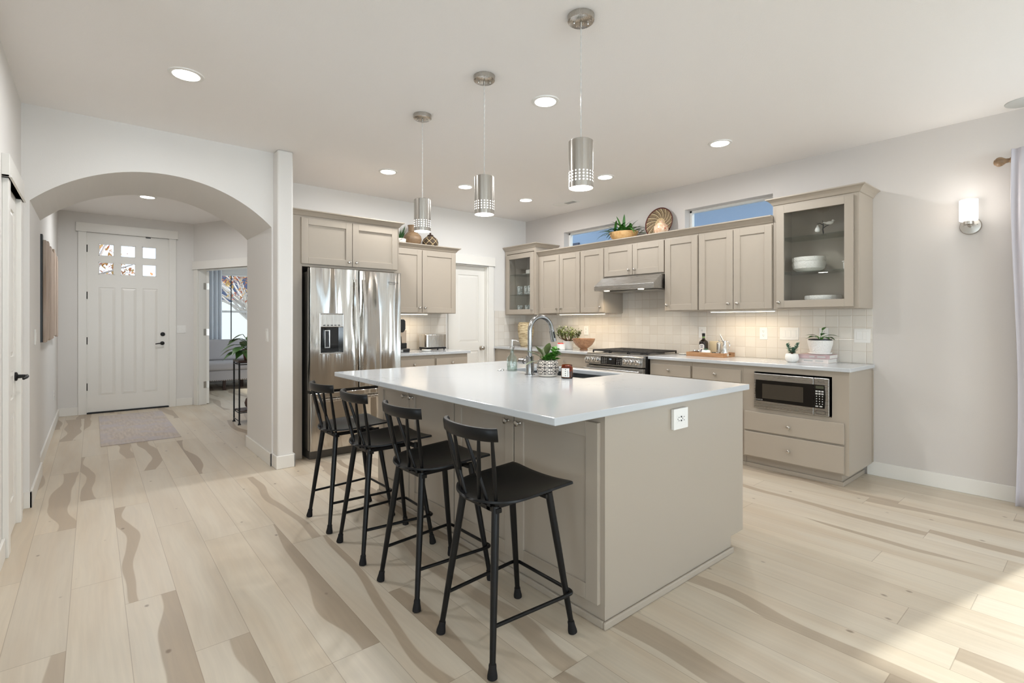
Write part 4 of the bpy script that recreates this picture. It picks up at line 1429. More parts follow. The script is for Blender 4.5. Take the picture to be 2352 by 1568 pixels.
DL = [((0.43, 3.55), 'recessed round ceiling light in front of the arch'),
      ((2.33, 2.435), 'recessed round ceiling light above the island between two pendants'),
      ((2.235, 4.575), 'recessed round ceiling light in front of the refrigerator'),
      ((3.135, 4.545), 'recessed round ceiling light beside the middle pendant'),
      ((4.045, 4.57), 'recessed round ceiling light nearest the back corner'),
      ((4.02, 3.32), 'recessed round ceiling light in front of the range'),
      ((3.99, 2.08), 'recessed round ceiling light in front of the large glass cabinet'),
      ((0.50, 7.34), 'recessed round ceiling light in the entry hall')]
for (x, y), lab in DL:
    t = thing('ceiling_light', lab, 'ceiling light', (x, y, ZC), 'recessed ceiling lights')
    m = MB(); m.lathe((x, y, ZC), [(0.070, -0.001), (0.070, -0.006), (0.078, -0.009), (0.092, -0.006), (0.094, 0.0)], 36)
    m.build('trim_ring', M['white_plastic'], t, smooth=True)
    m = MB(); m.lathe((x, y, ZC), [(0.0, -0.0075), (0.0695, -0.0075), (0.0695, -0.0065)], 36)
    m.build('lens', M['lamp'], t)
    area('downlight', (x, y, ZC - 0.012), (0, 0, -1), 0.13, 0.13, (14 if x < 3 else 12) if y < 5 else 20, (0.97, 0.985, 1), 175, 'DISK', t)

def pendant(y, lab):
    x = 1.812
    t = thing('pendant_light', lab, 'pendant light', (x, y, ZC), 'pendant lights over the island')
    m = MB(); m.lathe((x, y, ZC), [(0.0, -0.031), (0.057, -0.031), (0.064, -0.026), (0.065, -0.002), (0.065, 0.0)], 36)
    cn = m.build('canopy', M['steel_lamp'], t, smooth=True)
    for a in (-0.6, -0.6 + PI):
        m = MB(); c = (x + 0.034 * math.cos(a), y + 0.034 * math.sin(a), ZC)
        m.lathe(c, [(0.0, -0.042), (0.004, -0.041), (0.0055, -0.037), (0.0035, -0.032), (0.0035, -0.030)], 12)
        m.build('screw', M['steel_lamp'], cn, smooth=True)
    m = MB(); m.cyl((x, y, ZC - 0.055), (x, y, ZC - 0.030), 0.006, n=14); m.build('cord_grip', M['steel_lamp'], cn, smooth=True)
    pts = []
    for s in range(2):
        pts.append([(x + 0.0016 * math.cos(i * 0.9 + s * PI), y + 0.0016 * math.sin(i * 0.9 + s * PI), ZC - 0.05 - (ZC - 0.05 - 2.14) * i / 60) for i in range(61)])
    m = MB(); m.tube(pts[0], 0.0017, 6); m.tube(pts[1], 0.0017, 6)
    m.build('cord', plain('clear_cord', srgb(206, 204, 200), 0.25), t, smooth=True)
    R = 0.0595; zt, zb = 2.139, 1.910
    m = MB()
    prof = [(0.0, zt), (0.054, zt), (R, zt - 0.004), (R, zb), (R - 0.002, zb), (R - 0.002, zt - 0.006), (0.0, zt - 0.008)]
    m.lathe((x, y, 0), [(r, h) for r, h in prof][::-1], 40)
    m.lathe((x, y, zt), [(0.008, 0), (0.008, 0.008), (0.004, 0.012), (0.0, 0.012)], 16)
    m.cur = 1
    for j in range(4):
        for i in range(20):
            a = 2 * PI * i / 20
            z = zb + 0.030 + j * 0.0145
            c = Vector((x + (R + 0.0002) * math.cos(a), y + (R + 0.0002) * math.sin(a), z))
            n = Vector((math.cos(a), math.sin(a), 0)); sd = Vector((-n.y, n.x, 0))
            rr = 0.0042 if j < 3 else 0.0037
            vs = [c + (sd * math.cos(q * PI / 5) + Vector((0, 0, 1)) * math.sin(q * PI / 5)) * rr for q in range(10)]
            m._add(vs, [tuple(range(10))])
    sh = m.build('shade', [M['steel_lamp'], M['lamp_dot']], t, smooth=True)
    m = MB(); m.lathe((x, y, zb), [(0.0, 0.001), (R - 0.0025, 0.001), (R - 0.0025, 0.004), (0, 0.004)], 36)
    m.build('diffuser', M['lamp'], t)
    area('pendant_bulb', (x, y, zb - 0.003), (0, 0, -1), 0.1, 0.1, 2.6, (1, 0.98, 0.95), 175, 'DISK', t)
pendant(1.645, 'nearest and largest-looking brushed metal pendant light over the island')
pendant(2.425, 'middle brushed metal pendant light over the island')
pendant(3.165, 'brushed metal pendant light nearest the refrigerator')

# wall sconce
sy = 0.660
FSC = front(XW, 0, '-x')
t = thing('wall_sconce', 'lit wall sconce with white glass shade beside the curtain', 'wall sconce', (XW, sy, 1.97))
m = MB(); lathe_w(m, FSC, -sy, 1.965, [(0.062, 0.0), (0.062, 0.006), (0.057, 0.014), (0.02, 0.018), (0, 0.018)], 36)
bp = m.build('backplate', M['nickel'], t, smooth=True)
m = MB(FSC)
m.tube([(-sy, 0.014, 1.962), (-sy, 0.075, 1.962), (-sy, 0.088, 1.970)], 0.010, 12)
m.tube([(-sy, 0.088, 1.966), (-sy, 0.088, 1.990)], 0.030, 24)
m.build('arm', M['nickel'], t, smooth=True)
for a in (-1, 1):
    m = MB(); lathe_w(m, FSC, -sy + a * 0.038, 1.972, [(0.004, 0.014), (0.004, 0.024), (0, 0.026)], 10); m.build('screw', M['nickel'], bp, smooth=True)
m = MB(FSC); m.lathe((-sy, 0.088, 1.990), [(0.0, 0.0), (0.044, 0.0), (0.052, 0.006), (0.052, 0.152), (0.049, 0.152), (0.049, 0.008), (0, 0.006)], 36)
m.build('shade', M['sconce'], t, smooth=True)
pl = bpy.data.lights.new('sconce_bulb', 'POINT'); pl.energy = 3.0; pl.color = (1, 0.96, 0.9); pl.shadow_soft_size = 0.05
po = bpy.data.objects.new('sconce_bulb', pl); C.objects.link(po); po.parent = t
po.location = Vector((XW - 0.16, sy, 2.10)) - t.location

# ceiling vent and round fitting
t = thing('ceiling_vent', 'small white ceiling air vent above the corner', 'air vent', (4.545, 4.37, ZC))
m = MB(); m.box(4.48, 4.61, 4.20, 4.55, ZC - 0.006, ZC); m.build('frame', M['white_plastic'], t, bevel=0.002)
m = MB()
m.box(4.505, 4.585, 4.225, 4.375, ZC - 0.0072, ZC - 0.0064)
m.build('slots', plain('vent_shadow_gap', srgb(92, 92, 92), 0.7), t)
m = MB()
for i in range(6): m.box(4.505 + i * 0.0145, 4.509 + i * 0.0145, 4.225, 4.375, ZC - 0.0085, ZC - 0.0073)
m.build('louvre', M['white_plastic'], t)
m = MB(); m.lathe((4.80, 0.37, ZC), [(0.0, -0.012), (0.085, -0.012), (0.098, -0.006), (0.10, 0.0)], 36)
tag(m.build('smoke_detector', plain('grey_fitting', srgb(196, 198, 196), 0.6), None, origin=(4.80, 0.37, ZC), smooth=True), 'flat round grey fitting on the ceiling above the curtain', 'smoke detector')

# ------------------------------------------------------------------ curtain and rod
t = thing('curtain_rod', 'wooden curtain rod with turned finial over the glass door', 'curtain rod', (4.86, 0.3, 2.375))
m = MB(); m.cyl((4.84, 0.44, 2.375), (4.84, -2.2, 2.375), 0.014, n=16)
m.build('rod', M['vasewood'], t, smooth=True)
m = MB(); m.lathe((4.84, 0.435, 2.375), [(0.016, 0), (0.022, 0.004), (0.014, 0.012), (0.016, 0.03), (0.030, 0.05), (0.033, 0.062), (0.030, 0.075), (0.022, 0.082), (0.016, 0.09), (0.0, 0.094)], 20, 'y')
m.build('finial', M['vasewood'], t, smooth=True)
m = MB(); m.tube([(XW - 0.002, 0.36, 2.36), (4.86, 0.36, 2.36), (4.84, 0.36, 2.358)], 0.008, 10); m.build('bracket', M['darkwood'], t, smooth=True)
m = MB()
def cur(a, b):
    y = 0.415 - 0.37 * a
    ph = a * 2 * PI * 4.5
    amp = 0.028 * (0.6 + 0.4 * (1 - b))
    pinch = 0.02 * math.sin(b * 3.1)
    return (4.800 + 0.65 * amp * math.sin(ph) + 0.004 * math.sin(ph * 2.3 + b * 4), y + 0.02 * math.sin(b * 5 + a * 3) * (a - 1) + pinch * 0.5, 0.012 + 2.43 * b)
m.grid(cur, 90, 24)
o = m.build('curtain', M['curtain'], None, origin=(4.84, 0.23, 0), smooth=True)
sm = o.modifiers.new('thickness', 'SOLIDIFY'); sm.thickness = 0.002
tag(o, 'pale lilac-grey curtain hanging at the right edge by the glass door', 'curtain')

# ------------------------------------------------------------------ bar stools
def make_stool(cx, cy, label):
    t = thing('bar_stool', label, 'bar stool', (cx, cy, 0), 'black stools along the island')
    SZ = 0.602
    # seat shell
    def seat_pt(a, b):
        # b: 0 back .. 1 front ; a: -1..1
        x = -0.202 + 0.404 * b
        w = 0.190 * (max(0.0, 1 - (1 - min(b / 0.42, 1)) ** 2.4)) ** 0.5 * (0.97 + 0.03 * b)
        w = max(w, 0.004)
        dip = -0.020 * (1 - a * a) * math.sin(PI * min(1, b * 0.9 + 0.08))
        lift = -0.008 * (1 - b) ** 2 + 0.012 * b * a * a
        # front edge is drawn back a little at the rounded corners
        x -= 0.012 * max(0.0, abs(a) - 0.86) / 0.14 * (b > 0.97)
        return (cx + x, cy + w * a, SZ + dip + lift)
    m = MB(); m.grid(lambda a, b: seat_pt(a * 2 - 1, b ** 1.5), 20, 30)
    s = m.build('seat', M['black_wood'], t, smooth=True, angle=80)
    md = s.modifiers.new('thickness', 'SOLIDIFY'); md.thickness = 0.009; md.offset = -1
    md = s.modifiers.new('round', 'BEVEL'); md.width = 0.003; md.segments = 2; md.limit_method = 'ANGLE'; md.angle_limit = 1.0
    # frame under the seat
    m = MB()
    m.box(cx - 0.150, cx + 0.125, cy - 0.085, cy - 0.060, SZ - 0.047, SZ - 0.0295)
    m.box(cx - 0.150, cx + 0.125, cy + 0.060, cy + 0.085, SZ - 0.047, SZ - 0.0295)
    m.box(cx - 0.150, cx - 0.125, cy - 0.125, cy + 0.125, SZ - 0.0465, SZ - 0.029)
    m.box(cx + 0.100, cx + 0.125, cy - 0.125, cy + 0.125, SZ - 0.0465, SZ - 0.029)
    m.build('seat_frame', M['black_wood'], t, bevel=0.002)
    tops = {(-1, -1): (cx - 0.140, cy - 0.105), (-1, 1): (cx - 0.140, cy + 0.105), (1, -1): (cx + 0.122, cy - 0.118), (1, 1): (cx + 0.122, cy + 0.118)}
    feet = {(-1, -1): (cx - 0.207, cy - 0.172), (-1, 1): (cx - 0.207, cy + 0.172), (1, -1): (cx + 0.207, cy - 0.172), (1, 1): (cx + 0.207, cy + 0.172)}
    ztop = SZ - 0.024
    def legpt(k2, z):
        q = (ztop - z) / ztop
        return Vector((tops[k2][0] + (feet[k2][0] - tops[k2][0]) * q, tops[k2][1] + (feet[k2][1] - tops[k2][1]) * q, z))
    for k2 in tops:
        m = MB(); m.tube([legpt(k2, ztop), legpt(k2, 0.38), legpt(k2, 0.04)], [0.0150, 0.0145, 0.0110], 14)
        lg = m.build('leg', M['black_wood'], t, smooth=True)
        m = MB(); m.tube([legpt(k2, 0.050), legpt(k2, 0.044), legpt(k2, 0.036), legpt(k2, 0.012), legpt(k2, 0.003), legpt(k2, 0.0)], [0.0128, 0.0142, 0.0142, 0.0185, 0.0185, 0.0145], 16)
        m.build('rubber_foot', M['rubber'], lg, smooth=True)
    # footrest rod: back legs -> round outside of the front legs
    zf = 0.168
    fl, frr = legpt((1, 1), zf), legpt((1, -1), zf)
    bl, br = legpt((-1, 1), zf), legpt((-1, -1), zf)
    pts = [br + Vector((0, 0.0, 0))]
    off = 0.022
    pts += [frr + Vector((-0.06, -off + 0.004, 0)), frr + Vector((-0.015, -off, 0))]
    for i in range(1, 6):
        q = -PI / 2 + PI / 2 * i / 5
        pts.append(frr + Vector((off * math.cos(q), off * math.sin(q), 0)))
    for i in range(0, 6):
        q = PI / 2 * i / 5
        pts.append(fl + Vector((off * math.cos(q), off * math.sin(q), 0)))
    pts += [fl + Vector((-0.015, off, 0)), fl + Vector((-0.06, off - 0.004, 0)), bl]
    m = MB(); m.tube(pts, 0.0075, 12)
    m.build('footrest', M['black_wood'], t, smooth=True)
    # curved top rail
    def rail(a):           # a -1..1
        return Vector((cx - 0.178 - 0.055 * math.cos(a * PI / 2) ** 0.9 * 1.0, cy + 0.165 * math.sin(a * 1.25) / math.sin(1.25), 0))
    n = 24
    vs, fs = [], []
    sec = [(-0.010, -0.018), (-0.0055, -0.024), (0.0055, -0.024), (0.010, -0.018), (0.011, 0.016), (0.006, 0.024), (-0.006, 0.024), (-0.011, 0.016)]
    for i in range(n + 1):
        a = -1 + 2 * i / n
        p = rail(a)
        p2 = rail(min(1, a + 0.02)) - rail(max(-1, a - 0.02))
        nn = Vector((p2.y, -p2.x, 0)).normalized()
        for (w, h) in sec:
            vs.append(p + nn * w + Vector((-0.10 * h, 0, 0.858 + h)))
    q = len(sec)
    for i in range(n):
        for j in range(q):
            k2 = (j + 1) % q
            fs.append((i * q + j, i * q + k2, (i + 1) * q + k2, (i + 1) * q + j))
    fs += [tuple(range(q - 1, -1, -1)), tuple(n * q + j for j in range(q))]
    m = MB(); m._add(vs, fs)
    m.build('back_rail', M['black_wood'], t, smooth=True, angle=45)
    for (ra, sa) in ((0.84, 0.112), (0.50, 0.040), (0.17, 0.084), (-0.17, -0.084), (-0.50, -0.040), (-0.84, -0.112)):
        p1 = rail(ra) + Vector((0.002, 0, 0.842))
        bq = 1 - (abs(sa) / 0.205) ** 2
        xs = -0.172 + 0.030 * (abs(sa) / 0.112) ** 2
        p0 = Vector((cx + xs, cy + sa, SZ - 0.024))
        mid = (p0 + p1) / 2
        m = MB(); m.tube([p0, p0 * 0.8 + p1 * 0.2, mid, p0 * 0.2 + p1 * 0.8, p1], [0.0062, 0.0075, 0.0088, 0.0076, 0.0062], 10)
        m.build('spindle', M['black_wood'], t, smooth=True)
    return t
ys = (1.578, 2.122, 2.662, 3.172)
labs = ('black spindle-back bar stool nearest the camera', 'second black spindle-back bar stool from the camera',
        'third black spindle-back bar stool from the camera', 'black spindle-back bar stool nearest the refrigerator')
st = make_stool(1.293, ys[0], labs[0])
for i in (1, 2, 3):
    c = copy_tree(st)
    c.location = (1.289, ys[i], 0)
    c.rotation_euler = (0, 0, (0.02, -0.03, 0.015)[i - 1])
    c['label'] = labs[i]

# ------------------------------------------------------------------ decor materials
k = NT('geometric_planter_glaze')
X, Y, Z = k.xyz(k.coord())
an = k.mul(k.add(k.math('ARCTAN2', Y, X), PI), 6 / (2 * PI))
tt = k.fract(an)
hh = k.fract(k.mul(k.sub(Z, 0.016), 1 / 0.044))
line = k.mx(k.lt(k.abs(k.sub(tt, hh)), 0.045), k.lt(k.abs(k.sub(k.add(tt, hh), 1.0)), 0.045))
line = k.mx(line, k.mx(k.lt(k.abs(k.sub(hh, 0.5)), 0.035), k.lt(k.abs(k.sub(tt, 0.5)), 0.03)))
dm_ = k.add(k.abs(k.sub(tt, 0.5)), k.abs(k.sub(hh, 0.5)))
line = k.mx(line, k.lt(k.abs(k.sub(dm_, 0.42)), 0.035))
line = k.mx(line, k.mx(k.lt(tt, 0.05), k.mx(k.lt(hh, 0.07), k.gt(hh, 0.94))))
line = k.mul(line, k.mul(k.gt(Z, 0.016), k.lt(Z, 0.104)))
k.base(k.mix(line, srgb(228, 218, 206), srgb(48, 42, 40))); k.rough(0.55)
M['planter'] = k.m

k = NT('coiled_basket')
X, Y, Z = k.xyz(k.coord())      # basket disc lies in local y/z
rr = k.math('SQRT', k.add(k.mul(Y, Y), k.mul(Z, Z)))
an = k.math('ARCTAN2', Z, Y)
sp = k.fract(k.add(k.mul(an, 16 / (2 * PI)), k.mul(rr, 13.0)))
dots = k.fract(k.mul(rr, 105.0))
l1 = k.mul(k.lt(k.abs(k.sub(sp, 0.25)), 0.10), k.gt(dots, 0.45))
l2 = k.lt(k.abs(k.sub(sp, 0.5)), 0.07)
body = k.mix(k.smooth(k.noise(k.coord(), 60, 2), 0.35, 0.65), srgb(146, 126, 96), srgb(122, 104, 78))
body = k.mix(l2, body, srgb(66, 48, 38))
body = k.mix(l1, body, srgb(226, 208, 174))
cc = k.mix(k.smooth(k.noise(k.coord(), 90, 2), 0.35, 0.65), srgb(206, 182, 140), srgb(190, 166, 126))
col = k.mix(k.lt(rr, 0.062), body, cc)
col = k.mix(k.gt(rr, 0.163), col, srgb(92, 52, 44))
k.base(col); k.rough(0.85)
k.bump(k.math('SINE', k.mul(rr, 660.0)), 0.4, 0.002)
M['basket'] = k.m

k = NT('painted_vase_glaze')
n1 = k.voronoi(k.coord(), 26)
n2 = k.noise(k.coord(), 30, 3)
col = k.mix(k.smooth(n1, 0.18, 0.30), srgb(196, 84, 58), srgb(214, 176, 146))
col = k.mix(k.smooth(n2, 0.52, 0.60), col, srgb(232, 206, 178))
col = k.mix(k.lt(n1, 0.07), col, srgb(110, 128, 120))
k.base(col); k.rough(0.2)
M['pvase'] = k.m

k = NT('lattice_vase')
X, Y, Z = k.xyz(k.coord())
an = k.mul(k.math('ARCTAN2', Y, X), 7 / (2 * PI))
hz = k.mul(Z, 1 / 0.078)
l = k.mx(k.lt(k.abs(k.sub(k.fract(k.add(an, hz)), 0.5)), 0.05), k.lt(k.abs(k.sub(k.fract(k.sub(an, hz)), 0.5)), 0.05))
col = k.mix(k.mul(l, k.lt(Z, 0.135)), srgb(74, 60, 46), srgb(206, 184, 140))
k.base(col); k.rough(0.7)
k.bump(k.noise(k.coord(), 120, 2), 0.4, 0.003)
M['lattice'] = k.m

k = NT('speckled_pot')
n1 = k.noise(k.coord(), 60, 3)
k.base(k.mix(k.smooth(n1, 0.60, 0.64), srgb(228, 222, 212), srgb(110, 98, 86))); k.rough(0.7)
M['speckle'] = k.m

k = NT('rough_beige_vase')
X, Y, Z = k.xyz(k.coord())
n1 = k.noise(k.comb(k.mul(X, 9.0), k.mul(Y, 9.0), k.mul(Z, 75.0)), 1.0, 3, 0.6)
k.base(k.mix(k.smooth(n1, 0.36, 0.60), srgb(148, 126, 92), srgb(208, 190, 154))); k.rough(0.8)
k.bump(n1, 0.8, 0.006)
M['beigevase'] = k.m

k = NT('faded_entry_rug')
X, Y, Z = k.xyz(k.coord())
n1 = k.noise(k.comb(k.mul(X, 40.0), k.mul(Y, 5.0), 0.0), 1.0, 3)
n2 = k.noise(k.coord(), 4, 4, 0.6)
c = k.mix(k.smooth(n1, 0.3, 0.7), srgb(198, 186, 174), srgb(180, 168, 158))
k.base(k.mix(k.smooth(n2, 0.40, 0.65), c, srgb(186, 178, 178))); k.rough(0.95)
k.bump(k.noise(k.coord(), 300, 1), 0.5, 0.003)
M['rug'] = k.m

# ------------------------------------------------------------------ things on the island
def on(name, label, cat, x, y, z=ZT, group=None):
    return thing(name, label, cat, (x, y, z), group)
# soap dispenser
x, y = 2.298, 2.745
t = on('soap_dispenser', 'clear glass soap bottle with steel pump on the island', 'soap dispenser', x, y)
m = MB(); m.lathe((x, y, ZT), [(0.033, 0.0), (0.037, 0.004), (0.0375, 0.085), (0.034, 0.098), (0.020, 0.113), (0.014, 0.124), (0.0125, 0.150), (0.015, 0.154),
                               (0.0135, 0.155), (0.0105, 0.150), (0.012, 0.124), (0.018, 0.112), (0.032, 0.096), (0.0352, 0.084), (0.0348, 0.007), (0.0, 0.006)], 32)
m.build('bottle', glass('soap_bottle_glass', (0.88, 0.92, 0.90, 1), 0.25), t, smooth=True)
m = MB(); m.lathe((x, y, ZT), [(0.0, 0.0065), (0.0344, 0.0075), (0.0345, 0.034), (0.0, 0.034)], 28)
m.build('liquid', glass('pale_soap', (0.93, 0.96, 0.93, 1), 0.05), t, smooth=True)
m = MB(); m.lathe((x, y, ZT), [(0.0155, 0.155), (0.0165, 0.157), (0.0165, 0.176), (0.006, 0.178), (0.0055, 0.2075), (0.0085, 0.208), (0.0085, 0.222), (0.0, 0.223)], 20)
m.tube([(x, y, ZT + 0.216), (x + 0.022, y - 0.018, ZT + 0.216), (x + 0.036, y - 0.030, ZT + 0.208)], [0.0045, 0.004, 0.0028], 10)
m.cyl((x, y, ZT + 0.03), (x, y, ZT + 0.15), 0.003, n=8)
m.build('pump', M['steel'], t, smooth=True)
# rings
for i, (dx, dy, r, lab) in enumerate(((0, 0, 0.013, 'thin silver ring lying beside the soap bottle, left one'), (0.008, -0.022, 0.0125, 'thin silver ring lying beside the soap bottle, right one'))):
    c = (2.238 + dx, 2.815 + dy)
    m = MB()
    n = 24
    m.tube([(c[0] + r * math.cos(2 * PI * j / n), c[1] + r * math.sin(2 * PI * j / n), ZT + 0.0025 + (0.004 if i else 0.0) * math.sin(2 * PI * j / n) + (0.004 if i else 0)) for j in range(n + 1)], 0.0022, 8)
    m.sphere((c[0] + r, c[1], ZT + 0.008), 0.004, 8, 6)
    o = m.build('ring', M['chrome'], None, origin=(c[0], c[1], ZT), smooth=True)
    tag(o, lab, 'ring', 'rings on the island')
# planter
x, y = 2.243, 2.322
t = on('potted_plant', 'white planter with black geometric pattern holding two leafy plants', 'potted plant', x, y)
m = MB(); m.lathe((x, y, ZT), [(0.050, 0.0), (0.060, 0.006), (0.070, 0.035), (0.0715, 0.055), (0.067, 0.085), (0.061, 0.105), (0.056, 0.105), (0.060, 0.085), (0.06, 0.06), (0.0, 0.055)], 40)
m.build('pot', M['planter'], t, smooth=True)
m = MB(); m.lathe((x, y, ZT), [(0.0, 0.088), (0.0585, 0.088), (0.0575, 0.096), (0.0, 0.099)], 24); m.build('soil', M['soil'], t, smooth=True)
m = MB()
rx, ry = Vector((0.7668, -0.6419, 0)), Vector((0.6419, 0.7668, 0))
def dirv(a, b, c): return rx * a + Vector((0, 0, 1)) * b + ry * c
b0 = Vector((x, y, ZT + 0.10))
for (a, b, c, L, wd) in ((-0.85, 0.55, 0.1, 0.115, 0.052), (-0.55, 0.9, -0.3, 0.105, 0.040), (0.15, 1.0, -0.2, 0.10, 0.058), (-0.9, -0.02, -0.35, 0.105, 0.046), (0.05, 0.7, 0.6, 0.10, 0.05), (-0.4, 0.75, 0.5, 0.09, 0.045)):
    d_ = dirv(a, b, c).normalized()
    s0 = b0 + rx * (-0.012) + d_ * 0.012
    m.leaf(s0 + d_ * 0.03, d_, L, wd, 0.22, fold=0.2, n=8)
f_ = m.build('leaves', M['leafolive'], t, smooth=True)
m = MB()
for (a, b, c, L, wd) in ((-0.85, 0.55, 0.1, 0.05, 0), (0.15, 1.0, -0.2, 0.06, 0), (-0.55, 0.9, -0.3, 0.05, 0), (0.05, 0.7, 0.6, 0.05, 0), (0, 1, 0, 0.05, 0)):
    d_ = dirv(a, b, c).normalized()
    m.tube([b0 + rx * (-0.012) + Vector((0, 0, -0.008)), b0 + rx * (-0.012) + d_ * 0.045], 0.0022, 6)
m.build('stems', M['stem'], t, smooth=True)
m = MB()
for i in range(17):
    a = random.uniform(-0.6, 1.0); c = random.uniform(-1, 0.7)
    p = b0 + rx * (0.010 + 0.035 * a) + ry * (0.035 * c) + Vector((0, 0, random.uniform(0.004, 0.060) * (0.35 + max(0, a))))
    out = dirv(a, 0.5, c).normalized()
    for j in range(7):
        q = j * 2.4
        d_ = (out * 0.6 + rx * math.cos(q) * 0.9 + ry * math.sin(q) * 0.9 + Vector((0, 0, 0.5))).normalized()
        m.leaf(p + d_ * 0.004, d_, random.uniform(0.032, 0.052), 0.019, 0.3, fold=0.3, n=5, thick=0.003)
m.build('leaves', M['leafbright'], t, smooth=True)
# candle jar
x, y = 2.262, 2.170
t = on('candle_jar', 'amber glass candle jar with a white label on the island', 'candle', x, y)
m = MB(); m.lathe((x, y, ZT), [(0.034, 0.0), (0.0365, 0.003), (0.0365, 0.066), (0.0335, 0.071), (0.0335, 0.084), (0.0305, 0.084), (0.0305, 0.070), (0.0335, 0.064), (0.0335, 0.006), (0, 0.005)], 32)
m.build('jar', M['amber'], t, smooth=True)
m = MB(); m.lathe((x, y, ZT), [(0.0, 0.0055), (0.0332, 0.0065), (0.0332, 0.045), (0.0, 0.045)], 24); m.build('wax', plain('amber_wax', srgb(176, 110, 52), 0.5), t, smooth=True)
m = MB()
a0 = math.atan2(-(0.45 * rx.y + 0.9 * ry.y) + 0, -(0.45 * rx.x + 0.9 * ry.x))
m.grid(lambda a, b: (x + 0.0369 * math.cos(a0 - 0.75 + 1.5 * a), y + 0.0369 * math.sin(a0 - 0.75 + 1.5 * a), ZT + 0.010 + 0.054 * b), 12, 1)
lb = m.build('label', M['paper'], t, smooth=True)
m = MB()
for j in range(4):
    a = a0 + 0.10; z = ZT + 0.019 + j * 0.0125
    c = Vector((x + 0.0372 * math.cos(a), y + 0.0372 * math.sin(a), z)); sd = Vector((-math.sin(a), math.cos(a), 0))
    m._add([c + sd * 0.003 * math.cos(q * PI / 6) + Vector((0, 0, 0.003 * math.sin(q * PI / 6))) for q in range(12)], [tuple(range(12))])
for j in range(9):
    a = a0 + 0.50; z = ZT + 0.014 + j * 0.0042
    c = Vector((x + 0.0372 * math.cos(a), y + 0.0372 * math.sin(a), z)); sd = Vector((-math.sin(a), math.cos(a), 0))
    m._add([c - sd * 0.0018, c + sd * 0.0018, c + sd * 0.0018 + Vector((0, 0, 0.0026)), c - sd * 0.0018 + Vector((0, 0, 0.0026))], [(0, 1, 2, 3)])
m.build('print', M['ink'], lb)

# ------------------------------------------------------------------ counter in the corner and left of the range
x, y = 4.62, 5.22
t = on('stoneware_vase', 'tall rough beige ribbed stoneware vase in the counter corner', 'vase', x, y)
m = MB(); m.lathe((x, y, ZT), [(0.066, 0.0), (0.074, 0.008), (0.092, 0.08), (0.110, 0.20), (0.113, 0.26), (0.104, 0.315), (0.098, 0.325), (0.100, 0.340), (0.090, 0.340), (0.088, 0.32), (0.0, 0.30)], 36)
m.build('body', M['beigevase'], t, smooth=True)
for s in (-1, 1):
    m = MB(); m.tube([(x - 0.100, y + s * 0.025 - 0.02, ZT + 0.295), (x - 0.116, y + s * 0.025, ZT + 0.298), (x - 0.100, y + s * 0.025 + 0.022, ZT + 0.292)], 0.007, 8)
    m.build('lug', M['beigevase'], t, smooth=True)
def bush(t, mat, base, spread, height, nb, nl, ll, lw):
    m = MB(); br = []
    for i in range(nb):
        a = 2 * PI * i / nb + random.uniform(-0.3, 0.3)
        r = spread * random.uniform(0.45, 1.0)
        tip = Vector(base) + Vector((r * math.cos(a), r * math.sin(a), height * random.uniform(0.55, 1.0) * (1.2 - 0.55 * r / spread)))
        md = Vector(base) * 0.5 + tip * 0.5 + Vector((0.3 * r * math.cos(a), 0.3 * r * math.sin(a), -0.1 * height))
        m.tube([base, md, tip], [0.006, 0.004, 0.002], 6)
        br.append((md, tip))
    m.build('branches', M['stem'], t, smooth=True)
    m = MB()
    for i in range(nl):
        md, tip = random.choice(br)
        p = md.lerp(tip, random.uniform(0.1, 1.05)) + Vector((random.gauss(0, 0.018), random.gauss(0, 0.018), random.gauss(0.004, 0.016)))
        d_ = Vector((random.uniform(-1, 1), random.uniform(-1, 1), random.uniform(-0.2, 1))).normalized()
        m.leaf(p, d_, ll * random.uniform(0.7, 1.2), lw, 0.2, fold=0.25, n=4)
    return m.build('leaves', mat, t, smooth=True)
x, y = 4.605, 4.398
t = on('potted_plant', 'bushy jade plant in a white pot left of the wooden bowl', 'potted plant', x, y)
m = MB(); m.lathe((x, y, ZT), [(0.055, 0.0), (0.062, 0.006), (0.072, 0.10), (0.073, 0.105), (0.066, 0.105), (0.062, 0.09), (0, 0.088)], 32); m.build('pot', M['white_gloss'], t, smooth=True)
m = MB(); m.lathe((x, y, ZT), [(0.0, 0.089), (0.061, 0.0895), (0.062, 0.096), (0, 0.098)], 24); m.build('soil', M['soil'], t, smooth=True)
bush(t, plain('jade_leaf', srgb(112, 126, 62), 0.4, vary=0.35), (x, y, ZT + 0.095), 0.15, 0.23, 20, 800, 0.028, 0.016)
x, y = 4.475, 4.392
t = on('small_bowl', 'small white bowl of tomatoes in front of the jade plant', 'bowl', x, y)
m = MB(); m.lathe((x, y, ZT), [(0.044, 0.0), (0.050, 0.005), (0.053, 0.045), (0.053, 0.072), (0.049, 0.072), (0.048, 0.045), (0.0, 0.02)], 32); m.build('body', M['white_gloss'], t, smooth=True)
for i, (dx, dy, dz) in enumerate(((-0.018, 0.022, 0.070), (-0.020, -0.016, 0.070), (0.022, 0.004, 0.068))):
    m = MB(); c = (x + dx, y + dy, ZT + dz)
    m.sphere(c, 0.019, 14, 10, (1, 1, 0.9))
    lab = ('red tomato at the left front of the small white bowl', 'red tomato at the right front of the small white bowl', 'red tomato at the back of the small white bowl')[i]
    tt_ = thing('tomato', lab, 'tomato', (c[0], c[1], c[2] - 0.017), 'tomatoes in the small white bowl')
    m.build('fruit', M['red'], tt_, smooth=True)
    m = MB()
    for q in range(5): m.leaf((c[0], c[1], c[2] + 0.0165), (math.cos(q * 1.26), math.sin(q * 1.26), 0.05), 0.010, 0.004, 0.2, n=3)
    m.build('calyx', M['leafdark'], tt_)
x, y = 4.585, 4.118
t = on('wooden_bowl', 'footed carved wooden bowl left of the range', 'bowl', x, y)
